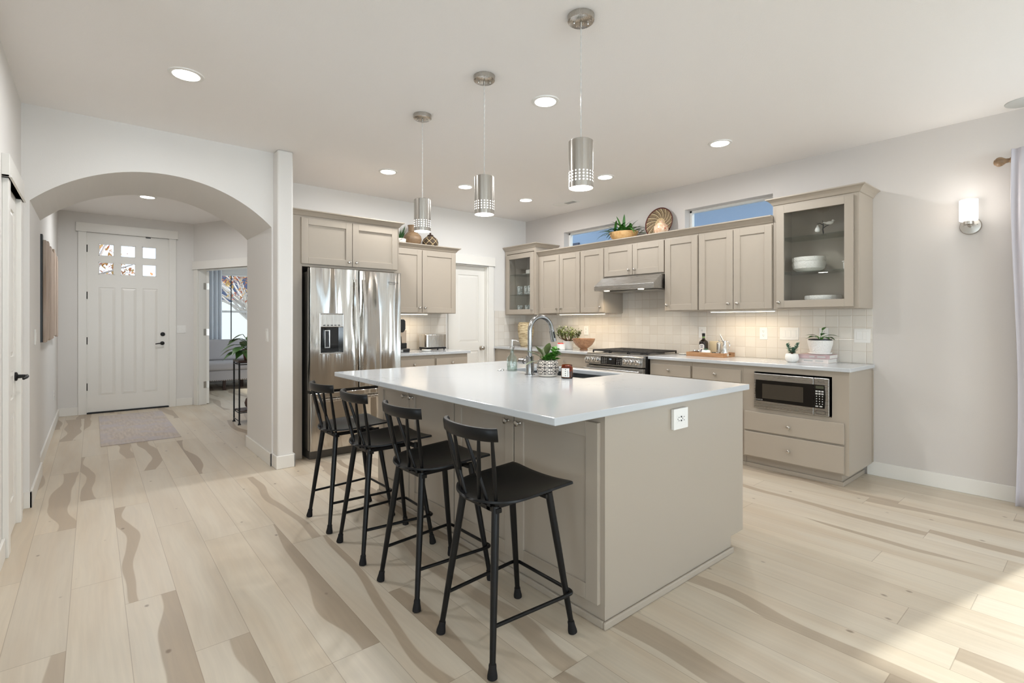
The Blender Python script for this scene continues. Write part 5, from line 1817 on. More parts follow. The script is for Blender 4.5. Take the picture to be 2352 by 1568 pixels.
m = MB(); m.lathe((x, y, ZT), [(0.048, 0.0), (0.050, 0.004), (0.042, 0.022), (0.060, 0.034), (0.100, 0.066), (0.128, 0.108), (0.139, 0.142), (0.132, 0.142), (0.120, 0.108), (0.092, 0.070), (0.0, 0.04)], 40)
m.build('body', M['bowlwood'], t, smooth=True)

# ------------------------------------------------------------------ tray group right of the range
tx0, tx1, ty0, ty1 = 4.66, 4.90, 2.40, 2.79
t = on('serving_tray', 'rectangular wooden tray with cut-out handles on the counter', 'tray', 4.78, 2.595)
m = MB()
m.box(tx0, tx1, ty0, ty1, ZT, ZT + 0.010)
m.box(tx0, tx0 + 0.012, ty0, ty1, ZT + 0.010, ZT + 0.042)
m.box(tx1 - 0.012, tx1, ty0, ty1, ZT + 0.010, ZT + 0.042)
for (a, b) in ((ty0, ty0 + 0.012), (ty1 - 0.012, ty1)):
    holed(m, tx0 + 0.012, tx1 - 0.012, ZT + 0.010, ZT + 0.042, [(4.74, 4.82, ZT + 0.020, ZT + 0.034)], lambda q, c, d, e, f: q.box(c, d, a, b, e, f))
m.build('body', M['traywood'], t, bevel=0.002)
zt = ZT + 0.010
x, y = 4.815, 2.685
t = on('liquor_bottle', 'dark square liquor bottle with a cream label on the tray', 'bottle', x, y, zt)
m = MB()
def sq(r, rnd, n=32):
    out = []
    for i in range(n):
        a = 2 * PI * i / n
        c, s = math.cos(a), math.sin(a)
        e = rnd
        out.append((r * math.copysign(abs(c) ** e, c), r * math.copysign(abs(s) ** e, s)))
    return out
prof = [(0.034, 0, 0.45), (0.037, 0.004, 0.45), (0.0375, 0.120, 0.45), (0.034, 0.138, 0.55), (0.020, 0.152, 0.8), (0.0135, 0.162, 1), (0.0135, 0.186, 1), (0.0145, 0.187, 1), (0.0145, 0.193, 1)]
vs, fs = [], []
for r, h, e in prof:
    for (a, b) in sq(r, e): vs.append((x + a, y + b, zt + h))
for i in range(len(prof) - 1):
    for j in range(32):
        k2 = (j + 1) % 32
        fs.append((i * 32 + j, i * 32 + k2, (i + 1) * 32 + k2, (i + 1) * 32 + j))
fs += [tuple(range(31, -1, -1)), tuple((len(prof) - 1) * 32 + j for j in range(32))]
m._add(vs, fs); m.build('body', plain('dark_bottle', srgb(30, 20, 16), 0.08), t, smooth=True)
m = MB(); m.lathe((x, y, zt), [(0.0148, 0.193), (0.0155, 0.194), (0.0155, 0.220), (0.0, 0.221)], 20); m.build('cap', M['black'], t, smooth=True)
m = MB(); m.lathe((x, y, zt), [(0.0139, 0.172), (0.0139, 0.1855), (0.0137, 0.1856)], 20); m.build('neck_band', plain('green_neck_band', srgb(120, 150, 84), 0.5), t, smooth=True)
FBT = front(x - 0.0376, 0, '-x')
m = MB(FBT)
poly = [(-y - 0.027, 0.0005, zt + 0.018), (-y + 0.027, 0.0005, zt + 0.018), (-y + 0.027, 0.0005, zt + 0.098)]
for i in range(1, 8):
    a = PI * i / 8
    poly.append((-y + 0.027 * math.cos(a), 0.0005, zt + 0.098 + 0.014 * math.sin(a)))
poly.append((-y - 0.027, 0.0005, zt + 0.098))
m.prism(poly, (0, 0.0004, 0)); lb = m.build('label', M['paper'], t)
m = MB(FBT)
for (z, w) in ((0.100, 0.030), (0.092, 0.034), (0.082, 0.022), (0.076, 0.026)): m.box(-y - w / 2, -y + w / 2, 0.001, 0.0012, zt + z - 0.0018, zt + z + 0.0018)
m.prism([(-y - 0.012, 0.001, zt + 0.030), (-y + 0.012, 0.001, zt + 0.030), (-y + 0.009, 0.001, zt + 0.045), (-y + 0.004, 0.001, zt + 0.058), (-y - 0.004, 0.001, zt + 0.058), (-y - 0.009, 0.001, zt + 0.045)], (0, 0.0003, 0))
m.build('print', plain('blue_ink', srgb(58, 58, 104), 0.6), lb)
x, y = 4.735, 2.615
t = on('potted_succulent', 'tiny succulent in a round white pot on the tray', 'potted plant', x, y, zt)
m = MB()
vs, fs = [], []
def fluted(m, c, prof, n=60, k2=15, amp=0.03):
    vs, fs = [], []
    for r, h in prof:
        for j in range(n):
            a = 2 * PI * j / n
            q = r * (1 + amp * math.cos(k2 * a))
            vs.append((c[0] + q * math.cos(a), c[1] + q * math.sin(a), c[2] + h))
    for i in range(len(prof) - 1):
        for j in range(n):
            b = (j + 1) % n
            fs.append((i * n + j, i * n + b, (i + 1) * n + b, (i + 1) * n + j))
    fs += [tuple(range(n - 1, -1, -1)), tuple((len(prof) - 1) * n + j for j in range(n))]
    m._add(vs, fs)
fluted(m, (x, y, zt), [(0.028, 0), (0.038, 0.006), (0.045, 0.028), (0.041, 0.048), (0.034, 0.054), (0.030, 0.050), (0.0001, 0.045)])
m.build('pot', M['white_matte'], t, smooth=True)
def rosette(m, c, r, n, lw, tilt):
    for j in range(n):
        a = j * 2.39996
        e = tilt * (0.2 + 0.8 * j / n)
        d_ = Vector((math.cos(a) * (1 - e * 0.6), math.sin(a) * (1 - e * 0.6), 0.25 + e)).normalized()
        m.leaf(c, d_, r * (1.0 - 0.4 * j / n), lw, 0.1, fold=0.3, n=5, thick=0.002)
m = MB(); rosette(m, (x, y, zt + 0.050), 0.038, 16, 0.016, 0.8); m.build('leaves', M['leafblue'], t, smooth=True)
# cutting board leaning on the tile
m = MB()
m.prism([(4.894, 2.530, zt + 0.001), (4.904, 2.530, zt + 0.001), (4.9315, 2.530, zt + 0.136), (4.9215, 2.530, zt + 0.136)], (0, 0.125, 0)) if False else m.box(4.868, 4.880, 2.525, 2.655, zt + 0.0, zt + 0.140)
o = m.build('ceramic_board', plain('cream_ceramic', srgb(226, 212, 180), 0.3), None, origin=(4.874, 2.59, zt), bevel=0.006)
tag(o, 'small cream ceramic board standing at the back of the tray', 'board')
x, y = 4.800, 2.512
t = on('pepper_mill', 'ribbed steel canister with knob lid on the tray', 'canister', x, y, zt)
m = MB(); prof = [(0.024, 0), (0.0245, 0.003), (0.0245, 0.030)]
for i in range(9): prof += [(0.0225, 0.032 + i * 0.009), (0.0225, 0.038 + i * 0.009), (0.0235, 0.039 + i * 0.009), (0.0235, 0.041 + i * 0.009)]
prof += [(0.0235, 0.122), (0.018, 0.132), (0.006, 0.137), (0.005, 0.143), (0.0, 0.143)]
m.lathe((x, y, zt), prof, 28); m.build('body', M['steel'], t, smooth=True)
m = MB(); m.lathe((x, y, zt + 0.143), [(0.005, 0.0), (0.0075, 0.006), (0.0055, 0.014), (0, 0.016)], 14)
m.tube([(x, y, zt + 0.139), (x + 0.03, y - 0.042, zt + 0.141)], 0.0022, 8)
m.build('knob', M['chrome'], t, smooth=True)
x, y = 4.765, 2.435
t = on('oil_cruet', 'shiny steel conical oil cruet with long spout on the tray', 'cruet', x, y, zt)
m = MB(); m.lathe((x, y, zt), [(0.040, 0.0), (0.041, 0.004), (0.022, 0.085), (0.0135, 0.125), (0.013, 0.150), (0.008, 0.155), (0, 0.155)], 28); m.build('body', M['chrome'], t, smooth=True)
m = MB(); m.tube([(x, y + 0.008, zt + 0.140), (x, y + 0.030, zt + 0.175), (x, y + 0.050, zt + 0.215)], [0.011, 0.008, 0.0035], 12); m.build('spout', M['chrome'], t, smooth=True)
m = MB(); m.tube([(x, y - 0.010, zt + 0.150), (x, y - 0.035, zt + 0.140), (x, y - 0.052, zt + 0.118), (x, y - 0.047, zt + 0.085), (x, y - 0.040, zt + 0.060)], 0.0035, 8); m.build('handle', M['chrome'], t, smooth=True)
x, y = 4.705, 2.508
t = on('kitchen_timer', 'small black and silver digital timer leaning on the canister', 'timer', x, y, zt)
XT = Matrix.Translation((x, y, zt + 0.002)) @ Matrix.Rotation(0.5, 4, 'Y')
m = MB(XT); m.box(-0.006, 0.006, -0.036, 0.036, 0.002, 0.040); m.build('case', M['steel'], t, bevel=0.003)
m = MB(XT); m.box(-0.0068, -0.0061, -0.008, 0.034, 0.006, 0.036); m.build('screen', plain('dark_lcd', srgb(44, 44, 38), 0.2), t)
for z in (0.012, 0.028):
    m = MB(XT); m.cyl((-0.0061, -0.022, z), (-0.0085, -0.022, z), 0.0055, n=14); m.build('button', M['black'], t)
for i, (x, y, h, r, lab) in enumerate(((4.740, 2.742, 0.050, 0.017, 'small clear glass shaker at the left front of the tray'), (4.735, 2.695, 0.052, 0.016, 'small clear glass shaker in front of the dark bottle'))):
    t = on('glass_shaker', lab, 'shaker', x, y, zt)
    m = MB(); m.lathe((x, y, zt), [(r, 0), (r, h * 0.72), (r * 0.85, h * 0.78), (r * 0.75, h * 0.78), (r * 0.88, h * 0.7), (r * 0.88, 0.004), (0, 0.003)], 20); m.build('jar', M['glass_cab'], t, smooth=True)
    m = MB(); m.lathe((x, y, zt), [(r * 0.9, h * 0.79), (r * 0.95, h * 0.8), (r * 0.9, h), (0, h + 0.001)], 20); m.build('lid', M['chrome'], t, smooth=True)
x, y = 4.81, 2.90
t = on('spoon_rest', 'small white spoon rest between the range and the tray', 'spoon rest', x, y)
m = MB(); m.lathe((x, y, ZT), [(0.035, 0), (0.045, 0.003), (0.056, 0.010), (0.054, 0.012), (0.04, 0.006), (0, 0.004)], 28, scale=(0.75, 1.2)); m.build('dish', M['white_gloss'], t, smooth=True)

# succulent, books and vine at the end of the counter
x, y = 4.640, 1.770
t = on('potted_succulent', 'blue-green succulent in a ribbed white pot left of the books', 'potted plant', x, y)
m = MB(); fluted(m, (x, y, ZT), [(0.030, 0), (0.038, 0.004), (0.050, 0.022), (0.053, 0.042), (0.049, 0.064), (0.043, 0.073), (0.038, 0.071), (0.040, 0.06), (0.0001, 0.058)], 72, 18, 0.025)
m.build('pot', M['white_matte'], t, smooth=True)
m = MB(); m.lathe((x, y, ZT), [(0.0, 0.059), (0.0385, 0.060), (0.0375, 0.069), (0, 0.071)], 20); m.build('soil', M['soil'], t, smooth=True)
m = MB(); ms = MB()
for (a, lean, h) in ((1, -0.030, 0.085), (-1, 0.040, 0.090), (0, 0.012, 0.050)):
    p0 = Vector((x, y, ZT + 0.068)); p1 = p0 + rx * lean * 1.1 + ry * 0.01 * a + Vector((0, 0, h))
    ms.tube([p0, p0.lerp(p1, 0.5) + rx * lean * 0.15, p1], [0.004, 0.0035, 0.003], 8)
    for j in range(22):
        q = j / 21
        p = p0.lerp(p1, 0.15 + 0.85 * q) + rx * lean * 0.25 * (q * (1 - q)) * 2
        an = j * 2.4
        d_ = (rx * math.cos(an) + ry * math.sin(an) + Vector((0, 0, 0.15 + 0.8 * q))).normalized()
        m.leaf(p, d_, 0.032 * (1.05 - 0.35 * q), 0.013, 0.0, fold=0.4, n=5, thick=0.003)
ms.build('stems', M['stem'], t, smooth=True)
m.build('leaves', M['leafblue'], t, smooth=True)
def book(lab, z, h, cx, cy, w, d, rot, cover, spine_text):
    XT = Matrix.Translation((cx, cy, z)) @ Matrix.Rotation(rot, 4, 'Z')
    t = thing('book', lab, 'book', (cx, cy, z), 'books at the end of the counter')
    m = MB(XT)
    m.box(-w / 2, w / 2, -d / 2, d / 2, 0, 0.003); m.box(-w / 2, w / 2, -d / 2, d / 2, h - 0.003, h)
    m.box(-w / 2, -w / 2 + 0.003, -d / 2, d / 2, 0.003, h - 0.003)
    m.build('cover', cover, t, bevel=0.001)
    m = MB(XT); m.box(-w / 2 + 0.0035, w / 2 - 0.005, -d / 2 + 0.004, d / 2 - 0.004, 0.0032, h - 0.0032); m.build('pages', M['paper'], t)
    m = MB(XT)
    for (a, b) in spine_text: m.box(-w / 2 - 0.0006, -w / 2 - 0.0001, a, b, h * 0.32, h * 0.68)
    m.build('spine_print', M['inklight'], t)
bk1 = plain('pale_floral_book_cover', srgb(226, 216, 210), 0.5, vary=0.12)
bk2 = plain('mauve_book_cover', srgb(186, 160, 160), 0.5, vary=0.15)
book('lower pale hardback book under the white potted vine', ZT, 0.036, 4.80, 1.625, 0.22, 0.235, 0.0, bk1, ((-0.08, -0.02), (0.0, 0.07)))
book('upper mauve hardback book directly under the white potted vine', ZT + 0.0362, 0.034, 4.795, 1.622, 0.22, 0.245, 0.03, bk2, ((-0.09, -0.03), (-0.01, 0.03)))
z0 = ZT + 0.0704
x, y = 4.800, 1.605
t = thing('potted_vine', 'green vine in a textured white pot on top of two books', 'potted plant', (x, y, z0))
m = MB(); m.lathe((x, y, z0), [(0.072, 0.0), (0.088, 0.004), (0.090, 0.018), (0.084, 0.018), (0.082, 0.007), (0, 0.006)], 40); m.build('saucer', M['white_gloss'], t, smooth=True)
m = MB(); m.lathe((x, y, z0), [(0.068, 0.0075), (0.074, 0.012), (0.094, 0.090), (0.097, 0.120), (0.091, 0.120), (0.088, 0.105), (0, 0.10)], 44)
m.build('pot', plain('textured_white_ceramic', srgb(234, 231, 226), 0.45, bump=(75, 0.9, 0.008)), t, smooth=True)
m = MB(); m.lathe((x, y, z0), [(0.0, 0.1005), (0.087, 0.1055), (0.0895, 0.117), (0.088, 0.130), (0.082, 0.130), (0.08, 0.116), (0, 0.115)], 36); m.build('nursery_pot', M['black'], t, smooth=True)
m = MB(); ms = MB()
b0 = Vector((x, y, z0 + 0.115))
for (a, b, c, L, wd, e) in ((-0.9, 0.35, -0.2, 0.085, 0.045, 0.05), (-0.7, 0.6, 0.3, 0.09, 0.05, 0.04), (0.05, 0.9, -0.6, 0.08, 0.05, 0.035), (0.75, 0.45, -0.3, 0.115, 0.055, 0.05), (0.9, 0.15, 0.2, 0.10, 0.05, 0.06),
                          (0.2, 0.25, -0.9, 0.08, 0.058, 0.03), (-0.35, 0.25, -0.8, 0.075, 0.045, 0.03), (0.35, 1.0, 0.1, 0.07, 0.035, 0.075), (-0.5, 0.2, 0.6, 0.08, 0.045, 0.04)):
    d_ = dirv(a, b, c).normalized()
    p = b0 + d_ * e + Vector((0, 0, 0.02))
    ms.tube([b0, (b0 + p) / 2 + Vector((0, 0, 0.015)), p], 0.0022, 6)
    m.leaf(p, dirv(a, b * 0.4, c), L, wd, 0.35, fold=0.2, n=8, shape='heart')
m.clamp(4.928)
ms.build('stems', M['leafbright'], t, smooth=True)
m.build('leaves', M['leaf'], t, smooth=True)

# ------------------------------------------------------------------ coffee corner
x0c, x1c, y0c = 2.53, 2.80, 5.17
t = on('coffee_maker', 'black and steel coffee maker beside the refrigerator', 'coffee maker', 2.66, 5.32)
m = MB(); m.box(x0c, x1c, y0c, 5.50, ZT, ZT + 0.040); m.build('base', M['black'], t, bevel=0.008)
m = MB(); m.box(x0c + 0.006, x1c - 0.09, y0c - 0.0025, y0c - 0.0005, ZT + 0.004, ZT + 0.028)
m.build('drip_grille', M['steel_h'], t)
m = MB(); m.box(2.70, x1c - 0.004, 5.24, 5.48, ZT + 0.0405, ZT + 0.10); m.build('tank_base', M['black'], t, bevel=0.004)
m = MB(); m.box(2.705, x1c - 0.006, 5.245, 5.475, ZT + 0.1005, ZT + 0.255); m.build('side_panel', plain('champagne_steel', srgb(206, 186, 166), 0.3, metal=0.7), t, bevel=0.004)
m = MB(); m.box(2.56, 2.699, 5.36, 5.48, ZT + 0.0405, ZT + 0.255); m.build('column', M['black'], t, bevel=0.004)
m = MB()
m.prism([(2.535, 5.185, ZT + 0.225), (2.725, 5.185, ZT + 0.225), (2.745, 5.185, ZT + 0.250), (2.752, 5.185, ZT + 0.355), (2.735, 5.185, ZT + 0.375), (2.535, 5.185, ZT + 0.375)], (0, 0.055, 0))
m.box(2.535, 2.70, 5.2405, 5.46, ZT + 0.2555, ZT + 0.375)
m.box(2.56, 2.69, 5.22, 5.40, ZT + 0.3755, ZT + 0.392)
hd = m.build('brew_head', M['black'], t, bevel=0.008)
FCM = front(0, 5.185, '-y')
m = MB(FCM); m.box(2.620, 2.675, 0.0005, 0.0012, ZT + 0.300, ZT + 0.318); m.build('display', M['display'], hd)
lettering('NINJA', FCM, 2.645, 0.0005, ZT + 0.340, 0.020, M['inklight'], hd)
m = MB(); lathe_w(m, FCM, 2.658, ZT + 0.268, [(0.018, 0.0), (0.018, 0.008), (0.012, 0.012), (0, 0.012)], 20); m.build('dial', M['chrome'], hd, smooth=True)
m = MB(); m.box(2.755, 2.790, 5.26, 5.46, ZT + 0.2555, ZT + 0.335); m.build('water_lid', M['black'], t, bevel=0.004)
m = MB(); m.lathe((2.615, 5.262, ZT + 0.041), [(0.058, 0), (0.066, 0.006), (0.068, 0.09), (0.054, 0.135), (0.050, 0.160), (0.0, 0.162)], 28)
cf = m.build('carafe', M['black_gloss'], t, smooth=True)
m = MB(); m.tube([(2.66, 5.225, ZT + 0.185), (2.70, 5.205, ZT + 0.175), (2.705, 5.203, ZT + 0.10), (2.672, 5.225, ZT + 0.075)], 0.009, 10); m.build('carafe_handle', M['black'], cf, smooth=True)
x0c, x1c = 3.085, 3.385
t = on('toaster', 'stainless steel toaster on the short counter', 'toaster', (x0c + x1c) / 2, 5.40)
m = MB()
n = 20; poly = []
xa, xb, ya, yb, r = x0c, x1c, 5.305, 5.495, 0.035
for (cx_, cy_, s) in ((xb - r, ya + r, -PI / 2), (xb - r, yb - r, 0), (xa + r, yb - r, PI / 2), (xa + r, ya + r, PI)):
    for i in range(7):
        a = s + PI / 2 * i / 6
        poly.append((cx_ + r * math.cos(a), cy_ + r * math.sin(a), ZT + 0.034))
m.prism(poly, (0, 0, 0.158)); m.build('shell', M['steel'], t, smooth=True, bevel=0.006)
m = MB(); m.box(xa + 0.012, xb - 0.006, ya + 0.006, yb - 0.006, ZT + 0.014, ZT + 0.0335); m.build('base', M['blackmetal'], t, bevel=0.004)
m = MB(); m.box(xa + 0.05, xb - 0.05, 5.355, 5.378, ZT + 0.1921, ZT + 0.1925); m.box(xa + 0.05, xb - 0.05, 5.422, 5.445, ZT + 0.1921, ZT + 0.1925); m.build('slots', M['black'], t)
for i, (a, b) in enumerate(((xa + 0.03, ya + 0.02), (xb - 0.03, ya + 0.02), (xa + 0.03, yb - 0.02), (xb - 0.03, yb - 0.02))):
    m = MB(); m.cyl((a, b, ZT), (a, b, ZT + 0.0138), 0.008, 0.010, n=10); m.build('foot', M['black'], t)
m = MB(); m.box(xb + 0.0005, xb + 0.022, 5.385, 5.415, ZT + 0.135, ZT + 0.148); m.build('lever', M['black'], t, bevel=0.003)
t = on('small_dish', 'small white dish in front of the toaster', 'dish', 3.02, 5.18)
m = MB(); m.lathe((3.02, 5.18, ZT), [(0.04, 0.0), (0.05, 0.004), (0.062, 0.016), (0.059, 0.017), (0.046, 0.007), (0, 0.005)], 28); m.build('body', M['white_gloss'], t, smooth=True)

# ------------------------------------------------------------------ on top of the cabinets
zc = 2.1905
x, y = 4.76, 3.655
t = thing('planted_bowl', 'pale wooden bowl with strappy green plant above the hood cabinets', 'potted plant', (x, y, zc))
m = MB(); m.lathe((x, y, zc), [(0.085, 0.0), (0.10, 0.006), (0.150, 0.055), (0.175, 0.112), (0.167, 0.112), (0.142, 0.06), (0.0, 0.03)], 40, scale=(0.85, 1.02)); m.build('bowl', M['palewood'], t, smooth=True)
m = MB(); m.lathe((x, y, zc), [(0.0, 0.075), (0.146, 0.078), (0.155, 0.092), (0.0, 0.100)], 28, scale=(0.85, 1.02)); m.build('soil', M['soil'], t, smooth=True)
m = MB()
b0 = Vector((x, y, zc + 0.092))
for i in range(62):
    a = random.uniform(0, 2 * PI); e = random.uniform(0.5, 1.8)
    d_ = Vector((math.cos(a) * 0.75, math.sin(a), e)).normalized()
    m.leaf(b0 + Vector((random.uniform(-0.06, 0.06), random.uniform(-0.10, 0.10), 0)), d_, random.uniform(0.20, 0.34), random.uniform(0.026, 0.042), random.uniform(0.3, 0.75), fold=0.25, n=8, shape='strap')
for (a, b, L) in ((0.0, 1.15, 0.30), (-0.25, 0.9, 0.28), (-0.9, 0.3, 0.26), (0.9, 0.6, 0.27), (-1, 0.1, 0.24), (1.0, 0.25, 0.28), (0.5, 0.9, 0.26)):
    m.leaf(b0 + rx * a * 0.06, (rx * a + Vector((0, 0, b)) - ry * 0.15), L * 1.1, 0.038, 0.30, fold=0.25, n=9, shape='strap')
m.clamp(4.935, zc + 0.004, lambda p: p[0] > 4.53)
m.build('leaves', M['leaf'], t, smooth=True)
x, y = 4.87, 3.255
t = thing('basket_plate', 'round woven basket plate leaning on the wall above the cabinets', 'basket', (x, y, zc))
lean = Matrix.Translation((x, y, zc + 0.001)) @ Matrix.Rotation(0.16, 4, 'Y')
m = MB(lean)
R0 = 0.176
m.lathe((0.0, 0, R0), [(0.0, -0.004), (0.062, -0.004), (0.120, -0.012), (0.166, -0.028), (R0, -0.034), (R0, -0.026), (0.166, -0.020), (0.120, -0.004), (0.062, 0.004), (0.0, 0.004)], 56, 'x')
o = m.build('disc', M['basket'], None, smooth=True)
# the weave material works around the disc centre, so the disc has its own origin there
bm_c = lean @ Vector((0, 0, R0))
for q in o.data.vertices: q.co = lean.to_3x3().inverted() @ (q.co - bm_c)
o.parent = t; o.location = bm_c - t.location; o.rotation_euler = (0, 0.16, 0)
x, y = 4.735, 3.135
t = thing('painted_vase', 'small round red and cream painted vase in front of the basket plate', 'vase', (x, y, zc))
m = MB(); m.lathe((x, y, zc), [(0.036, 0), (0.042, 0.003), (0.066, 0.030), (0.078, 0.068), (0.074, 0.104), (0.050, 0.134), (0.026, 0.146), (0.020, 0.152), (0.024, 0.164), (0.030, 0.168), (0.024, 0.169), (0.014, 0.155), (0, 0.15)], 36)
m.build('body', M['pvase'], t, smooth=True)
zc = 2.1725
x, y = 2.800, 5.42
t = thing('potted_aloe', 'spiky green aloe in a speckled white pot above the coffee cabinet', 'potted plant', (x, y, zc))
m = MB(); m.lathe((x, y, zc), [(0.062, 0.0), (0.070, 0.004), (0.072, 0.070), (0.066, 0.074), (0.064, 0.06), (0, 0.055)], 32); m.build('pot', M['speckle'], t, smooth=True)
m = MB()
for i in range(30):
    a = i * 2.4; e = random.uniform(0.7, 2.2)
    m.leaf((x + 0.02 * math.cos(a), y + 0.02 * math.sin(a), zc + 0.056), (math.cos(a) * 0.5, math.sin(a) * 0.5, e), random.uniform(0.12, 0.22), 0.017, 0.12, fold=0.5, n=6, shape='spike', thick=0.003)
m.build('leaves', M['leafdark'], t, smooth=True)
x, y = 2.995, 5.472
t = thing('wooden_vase', 'round turned wooden vase with neck behind the aloe', 'vase', (x, y, zc))
m = MB(); m.lathe((x, y, zc), [(0.055, 0), (0.065, 0.004), (0.100, 0.045), (0.112, 0.090), (0.102, 0.135), (0.066, 0.170), (0.050, 0.185), (0.052, 0.240), (0.060, 0.262), (0.05, 0.262), (0.04, 0.2), (0, 0.19)], 36)
m.build('body', M['vasewood'], t, smooth=True)
x, y = 3.215, 5.42
t = thing('lattice_vase', 'round dark brown vase with pale rope lattice and lid', 'vase', (x, y, zc))
m = MB(); m.lathe((x, y, zc), [(0.060, 0), (0.070, 0.004), (0.096, 0.040), (0.099, 0.070), (0.085, 0.110), (0.050, 0.140), (0.034, 0.150), (0.0, 0.152)], 40); m.build('body', M['lattice'], t, smooth=True)
m = MB(); m.lathe((x, y, zc), [(0.036, 0.1505), (0.038, 0.158), (0.026, 0.166), (0.012, 0.170), (0.010, 0.176), (0.014, 0.182), (0.008, 0.188), (0, 0.189)], 24); m.build('lid', M['darkwood'], t, smooth=True)

# ------------------------------------------------------------------ inside the glass cabinets
def bowl(lab, x, y, z, prof, mat, flute=None):
    t = thing('white_bowl', lab, 'bowl', (x, y, z))
    m = MB()
    if flute: fluted(m, (x, y, z), prof, 72, flute, 0.012)
    else: m.lathe((x, y, z), prof, 40)
    m.build('body', mat, t, smooth=True)
tw = plain('woven_white_ceramic', srgb(238, 236, 230), 0.35, bump=(95, 1.0, 0.006))
bowl('large deep white serving bowl on the middle glass shelf', 4.775, 1.685, 1.6925, [(0.070, 0), (0.085, 0.005), (0.120, 0.030), (0.128, 0.070), (0.124, 0.092), (0.128, 0.094), (0.129, 0.126), (0.122, 0.128), (0.115, 0.09), (0, 0.03)], tw)
bowl('shallow white textured bowl at the bottom of the large glass cabinet', 4.770, 1.572, 1.391, [(0.075, 0), (0.088, 0.004), (0.125, 0.035), (0.137, 0.075), (0.134, 0.094), (0.126, 0.094), (0.118, 0.06), (0, 0.02)], tw, 24)
bowl('white ramekin at the right of the middle glass shelf', 4.76, 1.365, 1.6925, [(0.050, 0), (0.053, 0.003), (0.056, 0.058), (0.062, 0.062), (0.062, 0.070), (0.054, 0.070), (0.05, 0.06), (0, 0.01)], M['white_gloss'])
x, y, z = 4.745, 1.560, 1.9955
t = thing('bird_ornament', 'small branch ornament with a bird and a pear on the top shelf', 'ornament', (x, y, z))
m = MB()
m.lathe((x, y, z), [(0.022, 0), (0.022, 0.003), (0.006, 0.005), (0, 0.005)], 14)
m.tube([(x, y, z + 0.004), (x, y + 0.006, z + 0.05), (x, y + 0.002, z + 0.085), (x, y + 0.006, z + 0.12)], [0.006, 0.005, 0.004, 0.002], 8)
m.tube([(x, y + 0.004, z + 0.06), (x, y - 0.02, z + 0.075), (x, y - 0.045, z + 0.085)], [0.004, 0.003, 0.002], 8)
m.tube([(x, y + 0.002, z + 0.085), (x, y + 0.03, z + 0.105), (x, y + 0.046, z + 0.098)], [0.0035, 0.003, 0.002], 8)
m.leaf((x, y + 0.04, z + 0.10), (0, 0.5, 0.6), 0.03, 0.012, 0.2)
m.leaf((x, y + 0.006, z + 0.115), (0, 0.2, 0.8), 0.025, 0.01, 0.2)
m.build('branch', M['blackmetal'], t, smooth=True)
m = MB(); m.lathe((x, y + 0.046, z + 0.028), [(0.0, 0), (0.017, 0.006), (0.022, 0.020), (0.018, 0.036), (0.009, 0.050), (0.006, 0.062), (0, 0.066)], 20); m.build('pear', M['white_gloss'], t, smooth=True)
m = MB()
m.sphere((x, y - 0.045, z + 0.098), 0.020, 16, 10, (0.8, 1.45, 0.75)); m.sphere((x, y - 0.070, z + 0.112), 0.011, 12, 8)
m.tube([(x, y - 0.078, z + 0.112), (x, y - 0.088, z + 0.110)], [0.003, 0.0005], 8)
m.tube([(x, y - 0.02, z + 0.100), (x, y + 0.005, z + 0.108)], [0.008, 0.004], 8)
m.build('bird', M['white_matte'], t, smooth=True)
def tumbler(lab, x, y, z, r, h, grp):
    t = thing('drinking_glass', lab, 'glass', (x, y, z), grp)
    m = MB(); m.lathe((x, y, z), [(r * 0.8, 0), (r * 0.85, 0.003), (r, h), (r * 0.94, h), (r * 0.8, 0.010), (0, 0.008)], 24)
    m.build('body', M['tumbler'], t, smooth=True)
k = NT('etched_glass')
tr = k.n('ShaderNodeBsdfTransparent'); tr.inputs[0].default_value = (0.85, 0.88, 0.87, 1)
df = k.n('ShaderNodeBsdfDiffuse'); df.inputs[0].default_value = (0.85, 0.86, 0.85, 1)
ms_ = k.n('ShaderNodeMixShader'); k.link(k.smooth(k.noise(k.coord(), 45, 2), 0.45, 0.6, 0.08, 0.42), ms_.inputs[0])
k.link(tr.outputs[0], ms_.inputs[1]); k.link(df.outputs[0], ms_.inputs[2]); k.link(ms_.outputs[0], k.out.inputs[0])
M['tumbler'] = k.m
for i, y in enumerate((5.44, 5.33, 5.22, 5.11)):
    tumbler('etched drinking glass on the middle shelf of the corner cabinet, number %s from the left' % ('one', 'two', 'three', 'four')[i], 4.70 + 0.03 * (i % 2), y, 1.6405, 0.043, 0.125, 'glasses on the middle shelf of the corner cabinet')
for i, y in enumerate((5.45, 5.32, 5.20, 5.09)):
    tumbler('etched drinking glass at the bottom of the corner cabinet, number %s from the left' % ('one', 'two', 'three', 'four')[i], 4.71 + 0.03 * (i % 2), y, 1.3745, 0.043, (0.12, 0.12, 0.12, 0.085)[i], 'glasses at the bottom of the corner cabinet')
for i, y in enumerate((5.265, 5.175, 5.090)):
    t = thing('white_cup', 'square white cup on the white tray in the corner cabinet, %s one' % ('left', 'middle', 'right')[i], 'cup', (4.73, y, 1.9372), 'white cups on the top shelf of the corner cabinet')
    m = MB(); m.box(4.69, 4.77, y - 0.038, y + 0.038, 1.9372, 1.995); m.build('body', M['white_gloss'], t, bevel=0.010, seg=3)
m = MB(); m.box(4.665, 4.80, 5.03, 5.335, 1.9255, 1.937)
tag(m.build('white_tray', M['white_gloss'], None, origin=(4.73, 5.18, 1.9255), bevel=0.004), 'long white tray under the cups in the corner glass cabinet', 'tray')

